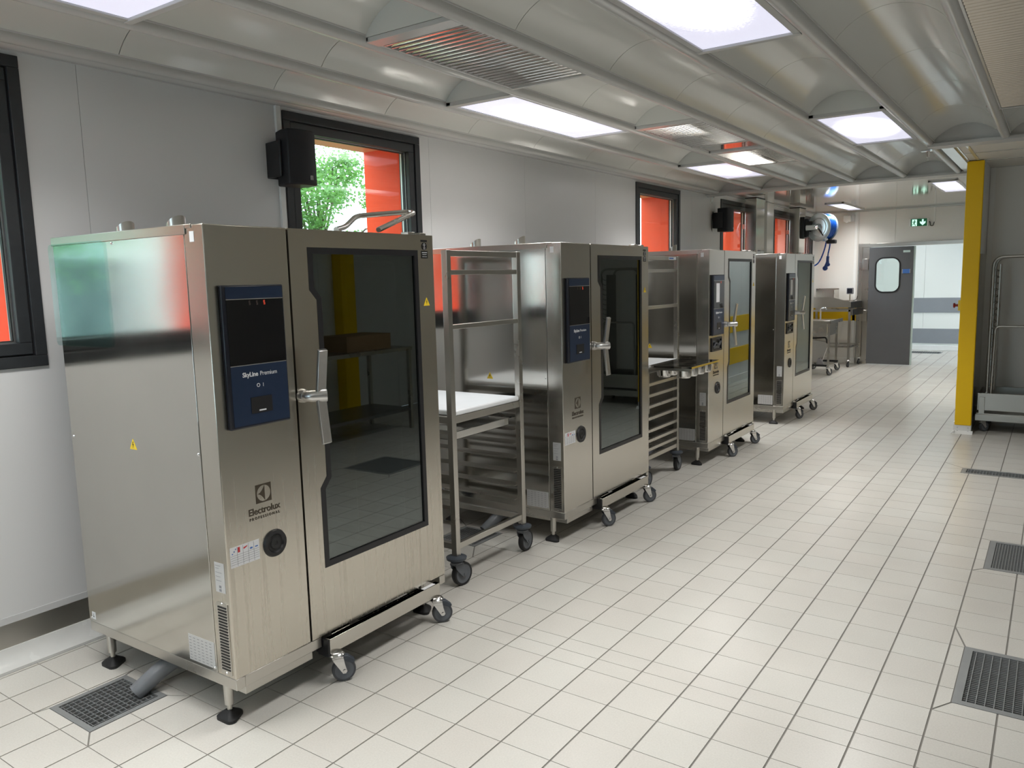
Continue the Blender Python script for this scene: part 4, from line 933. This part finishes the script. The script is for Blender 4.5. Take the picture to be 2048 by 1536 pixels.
cup = MB().lathe([(0.060, 0.0), (0.058, -0.045), (0.054, -0.078), (0.043, -0.090), (0.0, -0.092), (0.0, -0.0905), (0.042, -0.0885), (0.0525, -0.077), (0.0565, -0.045), (0.0585, 0.0)], (0, 0, 0), (0, 0, 1), 28).mesh('cup'); cup.materials.append(MATS['steel_polished'])
for i in range(NX_):
    for j in range(NY_): obj('cup', cup, None, pan, ((i+0.5)*cw_, (j+0.5)*ch_, PZ))

# ------------------------------------------------------------------ loudspeakers
def speaker(label, loc, rz):
    t = thing('loudspeaker', label, 'speaker', loc, rz, 'wall loudspeakers')
    pl = [(-0.070, 0.02), (0.070, 0.02), (0.090, 0.10), (0.087, 0.162), (0.045, 0.182), (-0.045, 0.182), (-0.087, 0.162), (-0.090, 0.10)]
    vs = [(p[0], -p[1], -0.145) for p in pl]+[(p[0], -p[1], 0.145) for p in pl]; n = len(pl)
    fs = [tuple(range(n)), tuple(range(n, 2*n))[::-1]]+[(i, n+i, n+(i+1) % n, (i+1) % n) for i in range(n)]
    obj('cabinet', MB().add(vs, fs), 'speaker_black', t, bevel=0.008)
    obj('grille', MB().prism([(p[0]*0.94, -p[1]-0.003) for p in (pl[3], pl[4], pl[5], pl[6])]+[(-0.08, -0.14), (0.08, -0.14)], 'z', -0.136, 0.136), 'speaker_black', t)
    obj('badge', MB().box(0.030, 0.036, -0.1870, -0.1840, -0.118, -0.096).box(0.040, 0.046, -0.1870, -0.1840, -0.118, -0.096).box(0.030, 0.046, -0.1870, -0.1840, -0.099, -0.095), 'aluminium', t)
    obj('bracket', MB().box(-0.104, -0.088, -0.11, 0.03, -0.10, 0.09).box(-0.104, 0.05, 0.02, 0.034, -0.10, 0.09), 'black_plastic', t, bevel=0.006)
    return t
speaker('black loudspeaker fixed to the wall beside the window with the tree', (-2.250, -1.270, 2.262), math.radians(82))
sp2 = speaker('black loudspeaker hung before the dark window near the steel duct posts', (-2.250, 5.46, 2.262), math.radians(82))
obj('cable', MB().tube(bend([(-0.10, 0.02, 0.10), (-0.16, 0.0, 0.06), (-0.17, 0.0, -0.06), (-0.11, 0.03, -0.14)], 0.05, 5), 0.006, 6), 'cable_black', sp2)

# ------------------------------------------------------------------ steel service posts at the far wall section, hose reel
def duct_post(label, y0, y1):
    t = thing('service_post', label, 'post', (-2.125, (y0+y1)/2, 0), 0, 'steel service posts'); h = (y1-y0)/2
    obj('upper_cover', MB().box(-0.075, 0.075, -h, h, 1.90, 2.585), 'steel_side', t, bevel=0.004)
    obj('lower_cover', MB().box(-0.075, 0.075, -h, h, 0.0, 1.895), 'steel_plain', t, bevel=0.004)
    obj('top_seal', MB().box(-0.08, 0.08, -h-0.01, h+0.01, 2.585, 2.597), 'black_seal', t)
    obj('socket', MB().box(0.075, 0.082, -0.03, 0.06, 1.80, 1.84), 'black_plastic', t)
    for z in (2.2, 0.6): obj('wall_tie', MB().box(-0.165, -0.075, -0.03, 0.03, z, z+0.06), 'steel_plain', t)
    return t
duct_post('tall steel service post next to the second loudspeaker', 6.33, 6.68)
duct_post('tall steel service post carrying the blue hose reel', 8.44, 8.78)
C = Vector((-1.775, 8.72, 2.282)); AX = Vector((-0.416, -0.908, 0.0)).normalized()
reel = thing('hose_reel', 'white hose reel wound with blue hose on the steel post', 'hose reel', C)
for s, nm in ((0.085, 'cheek'), (-0.085, 'cheek')):
    pr2 = [(0.0, 0.0), (0.05, 0.004), (0.06, 0.012), (0.13, 0.014), (0.14, 0.004), (0.205, 0.004), (0.216, 0.010), (0.218, 0.0), (0.205, -0.004), (0.0, -0.004)]
    obj(nm, MB().lathe(pr2, AX*s, AX if s > 0 else -AX, 36), 'reel_white', reel)
obj('drum', MB().lathe([(0.0, -0.085), (0.10, -0.085), (0.10, 0.085), (0.0, 0.085)], (0, 0, 0), AX, 24), 'reel_white', reel)
u_ = AX.cross(Vector((0, 0, 1))).normalized(); w2 = Vector((0, 0, 1))
hz = MB()
for layer, rr in ((0, 0.125), (1, 0.155), (2, 0.185)):
    for k in range(5):
        off = AX*(-0.066+k*0.033)
        hz.tube([off+rr*(math.cos(q)*u_+math.sin(q)*w2) for q in [2*PI*i/28 for i in range(28)]], 0.0165, 8, closed=True)
obj('hose_coil', hz, 'hose_blue', reel)
fr_ = AX*0.112
obj('arm', MB().tube([fr_+u_*(-0.14)*0+Vector((-0.17, 0.0, 0.0)), fr_, fr_+Vector((0.10, 0.03, -0.15)), fr_+Vector((0.13, 0.05, -0.20))], [0.045, 0.040, 0.026, 0.024], 10), 'reel_white', reel)
obj('hub', MB().lathe([(0.0, 0.02), (0.022, 0.018), (0.034, 0.0), (0.034, -0.02), (0.0, -0.02)], fr_+AX*0.035, AX, 20), 'chrome', reel)
obj('arm_brace', MB().tube([fr_+AX*0.03+Vector((0.0, 0, 0.02)), fr_+AX*0.03+Vector((0.13, 0.03, -0.17))], 0.014, 8), 'black_plastic', reel)
obj('roller_guide', MB().box(0.07, 0.20, -0.06, 0.09, -0.255, -0.195), 'black_plastic', reel, bevel=0.012)
obj('wall_bracket', MB().box(-0.245, -0.20, -0.10, 0.06, -0.14, 0.14).box(-0.20, -0.14, -0.10, -0.06, -0.06, 0.10).box(-0.275, -0.24, -0.14, 0.06, -0.16, 0.17), 'black_plastic', reel, bevel=0.004)
obj('hose_tail', MB().tube(bend([(0.12, 0.0, -0.20), (0.115, 0, -0.30), (0.095, 0, -0.40)], 0.05, 4), 0.011, 8), 'hose_blue', reel)
obj('hose_loop', MB().tube(bend([(0.06, 0.02, -0.20), (0.04, 0.02, -0.32), (-0.01, 0.02, -0.47), (-0.06, 0.02, -0.56), (-0.18, 0.02, -0.62), (-0.25, 0.0, -0.68)], 0.08, 5), 0.011, 8), 'hose_blue', reel)
gun = obj('spray_gun', MB().tube(bend([(0.095, 0, -0.40), (0.093, 0, -0.44), (0.088, 0, -0.50), (0.090, 0, -0.545), (0.065, 0, -0.60), (0.055, 0, -0.64)], 0.02, 4), [0.011]*4+[0.022]*8+[0.026]*8+[0.024]*6, 12), 'gun_blue', reel)
obj('gun_trigger', MB().cyl((0.095, -0.02, -0.575), (0.095, 0.02, -0.575), 0.030, n=14).cyl((0.058, -0.015, -0.63), (0.058, 0.02, -0.63), 0.038, 0.034, n=16), 'gun_blue', gun)

# ------------------------------------------------------------------ far prep table with scale head, low cart
tb = thing('wheeled_table', 'stainless wheeled table with sloped rim in the corner by the swing door', 'table', (-1.54, 9.70, 0))
for (lx, ly) in ((0.0, 0.0), (0.055, 0.56), (-0.66, 0.0), (-0.66, 0.56)):
    obj('leg', MB().box(lx-0.017, lx+0.017, ly-0.017, ly+0.017, 0.125, 0.98), 'steel_plain', tb); caster(tb, (lx, ly, 0), 0.5, 0.05, 0.026, True, brake=True, zt=0.128)
obj('apron', MB().prism([(-0.68, 0.99), (0.02, 1.00), (0.02, 1.092), (-0.30, 1.176), (-0.68, 1.176)], 'y', -0.025, -0.018), 'steel_plain', tb)
obj('top', MB().prism([(-0.68, 1.07), (0.02, 1.075), (0.02, 1.090), (-0.68, 1.085)], 'y', -0.018, 0.58), 'steel_plain', tb)
obj('splashback', MB().box(-0.68, -0.30, 0.56, 0.575, 1.07, 1.31).box(-0.312, -0.30, 0.20, 0.56, 1.09, 1.29), 'steel_plain', tb)
obj('under_frame', MB().box(-0.66, 0.02, -0.017, 0.017, 0.930, 0.965).box(-0.66, 0.055, 0.545, 0.575, 0.93, 0.965), 'steel_plain', tb)
obj('shelf_bar', MB().box(-0.66, 0.0, -0.02, 0.0, 0.33, 0.365).box(-0.66, 0.055, 0.56, 0.58, 0.33, 0.365).prism([(0.0, -0.02), (0.02, -0.02), (0.07, 0.58), (0.05, 0.58)], 'z', 0.33, 0.365), 'steel_plain', tb)
obj('end_box', MB().prism([(0.02, -0.02), (0.075, 0.58), (0.03, 0.58), (-0.02, -0.02)], 'z', 0.985, 1.092), 'anthracite', tb)
obj('drawer', MB().prism([(0.035, 0.05), (0.095, 0.60), (0.03, 0.60), (-0.02, 0.05)], 'z', 0.868, 0.965), 'anthracite', tb)
obj('drawer_edge', MB().box(0.022, 0.034, 0.035, 0.05, 0.868, 0.965), 'aluminium', tb)
sc = thing('scale_display', 'small dark weighing display on a stalk above the wheeled table', 'scale', (-1.625, 10.10, 1.0905))
obj('stalk', MB().cyl((0, 0, 0.0), (0, 0, 0.13), 0.010, n=8).box(-0.09, 0.06, -0.06, 0.10, 0.0, 0.02), 'steel_plain', sc)
obj('head', MB().prism(rrect(0.0, 0.175, 0.052, 0.055, 0.016, 3), 'y', -0.03, 0.03), 'print_grey', sc, bevel=0.004)
obj('face', MB().box(-0.04, 0.04, -0.032, -0.029, 0.135, 0.215), 'navy_dark', sc)
obj('cable', MB().tube(bend([(0.06, 0.0, 0.01), (0.11, 0.0, 0.03), (0.12, 0.0, 0.09)], 0.03, 4), 0.006, 6), 'cable_black', sc)
ct = thing('sink_cart', 'low stainless cart with tilted panel parked before the wheeled table', 'cart', (-1.58, 8.47, 0))
for (lx, ly) in ((0.0, 0.0), (-0.05, 0.75), (-0.42, 0.0), (-0.42, 0.75)):
    obj('leg', MB().box(lx-0.014, lx+0.014, ly-0.014, ly+0.014, 0.125, 0.80), 'steel_plain', ct); caster(ct, (lx, ly, 0), -0.6, 0.05, 0.028, True, brake=True, zt=0.128)
obj('top_tray', MB().box(-0.44, 0.02, -0.03, 0.80, 0.795, 0.830).box(-0.44, 0.03, -0.035, -0.02, 0.795, 0.85).box(0.015, 0.03, -0.035, 0.80, 0.795, 0.85), 'steel_plain', ct, bevel=0.004)
obj('bowl', MB().box(-0.42, -0.03, 0.03, 0.72, 0.60, 0.795), 'steel_plain', ct, bevel=0.01)
for q in (0.0, 0.75): obj('bottom_frame', MB().box(-0.42, -0.02, q-0.02, q+0.02, 0.135, 0.165), 'black_plastic', ct)
obj('tilted_panel', MB().prism([(-0.36, 0.16), (-0.12, 0.20), (-0.02, 0.50), (-0.30, 0.55)], 'y', 0.12, 0.16), 'aluminium', ct, bevel=0.004)
obj('panel_handle', MB().tube(bend([(-0.30, 0.10, 0.565), (-0.07, 0.10, 0.580), (-0.05, 0.10, 0.545), (-0.05, 0.10, 0.50), (-0.02, 0.10, 0.49)], 0.02, 4), 0.013, 8), 'black_plastic', ct)
obj('pedal', MB().prism([(-0.18, 0.135), (-0.05, 0.135), (-0.07, 0.18), (-0.12, 0.26), (-0.15, 0.26)], 'y', -0.01, 0.06), 'print_grey', ct)
obj('tap', MB().tube(bend([(-0.30, 0.72, 0.82), (-0.30, 0.72, 1.0), (-0.22, 0.70, 1.02), (-0.20, 0.70, 0.99)], 0.03, 4), 0.012, 8), 'chrome', ct)

# ------------------------------------------------------------------ exit sign, detector, emergency stop
ex = thing('exit_sign', 'green lit exit sign with running figure and down arrow', 'sign', (-0.645, FARY, 2.361))
obj('housing', MB().box(-0.142, 0.142, -0.045, 0.0, -0.066, 0.066), 'white_paint', ex, bevel=0.006)
obj('face', MB().box(-0.118, 0.118, -0.049, -0.044, -0.060, 0.060), 'sign_green', ex)
obj('door_symbol', MB().box(-0.100, -0.028, -0.051, -0.048, -0.056, 0.050), 'sign_light', ex)
fg = MB().prism([(-0.062+0.010*math.cos(q), 0.032+0.010*math.sin(q)) for q in [2*PI*i/10 for i in range(10)]], 'y', -0.053, -0.0505)
for pl in ([(-0.075, 0.018), (-0.052, 0.022), (-0.060, -0.012), (-0.078, -0.010)], [(-0.095, 0.006), (-0.075, 0.020), (-0.072, 0.012), (-0.092, -0.002)], [(-0.052, 0.020), (-0.038, 0.004), (-0.044, 0.000), (-0.058, 0.012)],
           [(-0.076, -0.012), (-0.062, -0.012), (-0.050, -0.034), (-0.042, -0.052), (-0.052, -0.054), (-0.060, -0.036)], [(-0.078, -0.010), (-0.066, -0.014), (-0.084, -0.036), (-0.108, -0.040), (-0.108, -0.032), (-0.088, -0.030)]):
    fg.prism(pl, 'y', -0.053, -0.0505)
obj('running_figure', fg, 'sign_green', ex)
obj('arrow', MB().prism([(0.045, 0.048), (0.069, 0.048), (0.069, 0.005), (0.098, 0.018), (0.098, -0.010), (0.057, -0.048), (0.016, -0.010), (0.016, 0.018), (0.045, 0.005)], 'y', -0.051, -0.048), 'sign_light', ex)
obj('cable', MB().tube(bend([(0.142, -0.02, 0.0), (0.160, -0.02, 0.005), (0.168, -0.02, -0.06), (0.205, -0.02, -0.066), (0.222, -0.02, 0.0)], 0.03, 5), 0.006, 8), 'cable_black', ex)
obj('conduit', MB().box(0.212, 0.232, -0.02, 0.0, 0.0, 0.235), 'white_paint', ex)
de = thing('wall_siren', 'small white alarm box under the flat ceiling beside the hose reel', 'alarm', (-1.74, FARY, 2.49))
obj('back_box', MB().box(0.0, 0.11, -0.05, 0.0, -0.05, 0.06), 'trim_grey', de)
obj('cover', MB().prism(rrect(0.0, 0.0, 0.06, 0.050, 0.012, 3), 'y', -0.11, -0.04), 'white_paint', de, bevel=0.004)
obj('lens', MB().lathe([(0.0, -0.075), (0.03, -0.06), (0.034, -0.045), (0.0, -0.045)], (-0.01, -0.075, 0), (0, 0, 1), 14), 'white_paint', de)
es = thing('emergency_stop', 'red emergency stop button on a yellow box on the partition', 'switch', (PX0, 4.46, 1.235))
obj('box', MB().box(-0.030, 0.0, -0.035, 0.035, -0.05, 0.05), 'warn_yellow', es, bevel=0.004)
obj('button', MB().lathe([(0.0, 0.045), (0.020, 0.045), (0.026, 0.038), (0.022, 0.030), (0.012, 0.026), (0.012, 0.0), (0.0, 0.0)], (-0.028, 0, 0), (-1, 0, 0), 18), 'estop_red', es)

# ------------------------------------------------------------------ tall tubular rack trolley at the right
def tall_trolley(label, loc, rz=0):
    t = thing('tall_rack_trolley', label, 'trolley', loc, rz); W_, D_ = 0.68, 0.50
    m = MB().box(0, W_, 0, 0.03, 0.112, 0.177).box(0, W_, D_-0.03, D_, 0.112, 0.177).box(0, 0.03, 0.03, D_-0.03, 0.112, 0.177).box(W_-0.03, W_, 0.03, D_-0.03, 0.112, 0.177)
    obj('base_frame', m, 'steel_rough', t, bevel=0.003)
    obj('drip_tray', MB().box(0.01, W_-0.01, 0.01, D_-0.01, 0.177, 0.186), 'steel_rough', t)
    obj('front_panel', MB().box(0.015, W_-0.015, 0.012, 0.018, 0.215, 0.382).box(0.015, 0.021, 0.018, D_-0.02, 0.215, 0.382).box(W_-0.021, W_-0.015, 0.018, D_-0.02, 0.215, 0.382).box(0.015, W_-0.015, D_-0.024, D_-0.018, 0.215, 0.382), 'steel_rough', t, bevel=0.001)
    for lx in (0.052, W_-0.052): obj('bracket', MB().box(lx-0.024, lx+0.024, 0.0, 0.012, 0.184, 0.345), 'steel_rough', t, bevel=0.002)
    for (lx, ly) in ((0.06, 0.05), (W_-0.06, 0.05), (0.06, D_-0.05), (W_-0.06, D_-0.05)): caster(t, (lx, ly, 0), -0.7, 0.048, 0.028, True, brake=False, zt=0.114)
    for ly in (0.07, D_-0.07):
        obj('hoop', MB().tube(bend([(0.085, ly, 0.38), (0.085, ly, 1.69), (W_-0.085, ly, 1.69), (W_-0.085, ly, 0.38)], 0.10, 8), 0.0135, 12), 'steel_rough', t)
    obj('push_handle', MB().tube(bend([(0.120, 0.045, 0.37), (0.130, 0.040, 1.03), (W_-0.130, 0.040, 1.03), (W_-0.120, 0.045, 0.37)], 0.045, 8), 0.011, 12), 'steel_rough', t)
    for lx in (0.085, W_-0.085):
        sg = 1 if lx < 0.3 else -1
        obj('slotted_upright', MB().box(lx-0.003, lx+0.003, 0.09, 0.115, 0.38, 1.60).box(lx-0.003, lx+0.003, D_-0.115, D_-0.09, 0.38, 1.60).box(lx+sg*0.05, lx+sg*0.056, 0.12, D_-0.12, 0.40, 1.62), 'steel_rough', t)
        for k in range(19):
            z = 0.44+k*0.062
            obj('tray_support', MB().tube(bend([(lx+sg*0.004, 0.10, z+0.022), (lx+sg*0.032, 0.10, z), (lx+sg*0.032, D_-0.10, z), (lx+sg*0.004, D_-0.10, z+0.022)], 0.02, 3), 0.0045, 6), 'steel_rough', t)
    for lx in (0.085, W_-0.085):
        obj('lower_rail', MB().box(lx-0.01, lx+0.01, 0.05, D_-0.05, 0.372, 0.392), 'steel_rough', t)
    obj('cross_rail', MB().box(0.085, W_-0.085, D_-0.085, D_-0.06, 0.375, 0.40), 'steel_rough', t)
    return t
tall_trolley('tall tubular steel rack trolley parked beside the yellow post', (0.690, 4.53, 0))

# ------------------------------------------------------------------ work table across the aisle, seen mirrored in the first oven's glass
wt = thing('work_table', 'steel work table mirrored in the glass of the streaked oven', 'table', (2.25, 0.75, 0))
for lx in (0.03, 0.62):
    for ly in (0.03, 1.45): obj('leg', MB().box(lx-0.018, lx+0.018, ly-0.018, ly+0.018, 0.0, 0.86), 'steel_plain', wt)
obj('top', MB().box(0, 0.65, 0, 1.48, 0.86, 0.90), 'steel_plain', wt, bevel=0.003)
obj('lower_shelf', MB().box(0.02, 0.63, 0.02, 1.46, 0.20, 0.23), 'cavity_steel', wt)
cb = thing('cardboard_box', 'brown cardboard box on the work table mirrored in the oven glass', 'box', (2.35, 1.35, 0.90))
obj('box', MB().box(0, 0.4, 0, 0.65, 0.0, 0.16), 'cardboard', cb, bevel=0.003)
obj('flap', MB().box(-0.004, 0.0, 0.02, 0.63, 0.10, 0.155), 'cardboard', cb)

# ------------------------------------------------------------------ outside: ground and trees
obj('ground_outside', MB().box(-60, WX-0.5, -40, 50, -0.45, -0.40), 'ground_grass', kind='structure')
def tree(label, x, y, h, rad, n):
    t = thing('tree', label, 'tree', (x, y, -0.4))
    rnd = random.Random(int(x*10+y*7)); tr = MB()
    tr.tube([(0, 0, 0), (0.05, 0, h*0.3), (0, 0.08, h*0.55), (0.03, 0.02, h*0.8)], [0.16, 0.13, 0.09, 0.04], 8)
    clumps = []
    for k in range(46):
        q = rnd.uniform(0, 2*PI); rr = rad*math.sqrt(rnd.random()); zz = h*(0.42+0.56*rnd.random()); taper = 1.15-0.75*abs((zz/h-0.62)/0.42)
        p = Vector((rr*taper*math.cos(q), rr*taper*math.sin(q), zz)); clumps.append((p, rnd.uniform(0.28, 0.55)*rad/1.6))
        if k % 2 == 0: tr.tube([(0, 0, h*0.35+0.3*(zz-h*0.35)), p*0.6+Vector((0, 0, zz*0.38)), p], [0.04, 0.025, 0.01], 5)
    obj('trunk', tr, 'bark', t)
    lf = MB()
    for i in range(n):
        c, r = clumps[i % len(clumps)]
        d = Vector((rnd.gauss(0, 1), rnd.gauss(0, 1), rnd.gauss(0, 0.7))); d = d.normalized()*r*rnd.random()**0.5
        p = c+d; a = Vector((rnd.gauss(0, 1), rnd.gauss(0, 1), rnd.gauss(0, 0.5)-0.4)).normalized(); b = a.cross(Vector((rnd.gauss(0, 1), rnd.gauss(0, 1), rnd.gauss(0, 1)))).normalized()
        L = rnd.uniform(0.07, 0.13); w = L*0.32
        lf.add([p, p+a*L*0.45+b*w, p+a*L, p+a*L*0.45-b*w], [(0, 1, 2, 3)])
    me = bpy.data.meshes.new('foliage'); me.from_pydata(lf.v, [], lf.f)
    obj('foliage', me, 'leaf', t, kind='stuff')
    return t
tree('leafy green tree standing outside, seen through the window behind the loudspeaker', -14.2, 9.6, 5.2, 2.0, 15000)
tree('bushy green tree outside beyond the first window by the wall corner', -8.5, -5.5, 5.5, 2.2, 9000)
tree('bushy green tree outside hidden between the windows', -10.5, 0.5, 4.2, 1.8, 6000)
nb = struct('added_building', (-11.5, -9.5, -0.4))  # unseen building, added to dim the sky mirrored in the oven side
obj('wall', MB().box(-6, 0, -8, 6.0, 0, 6.5), 'render_pale', nb)
obj('roof', MB().prism([(-6.3, 6.5), (0.3, 6.5), (-3.0, 8.2)], 'y', -8.3, 6.3), 'orange_soffit_lit', nb)
for k in range(5):
    for z in (1.0, 3.9):
        wn_ = obj('window', MB().box(0.0, 0.05, -7.0+k*2.6, -5.8+k*2.6, z, z+1.5), 'anthracite', nb)
        obj('pane', MB().box(0.05, 0.055, -6.92+k*2.6, -5.88+k*2.6, z+0.08, z+1.42), 'screen', wn_)
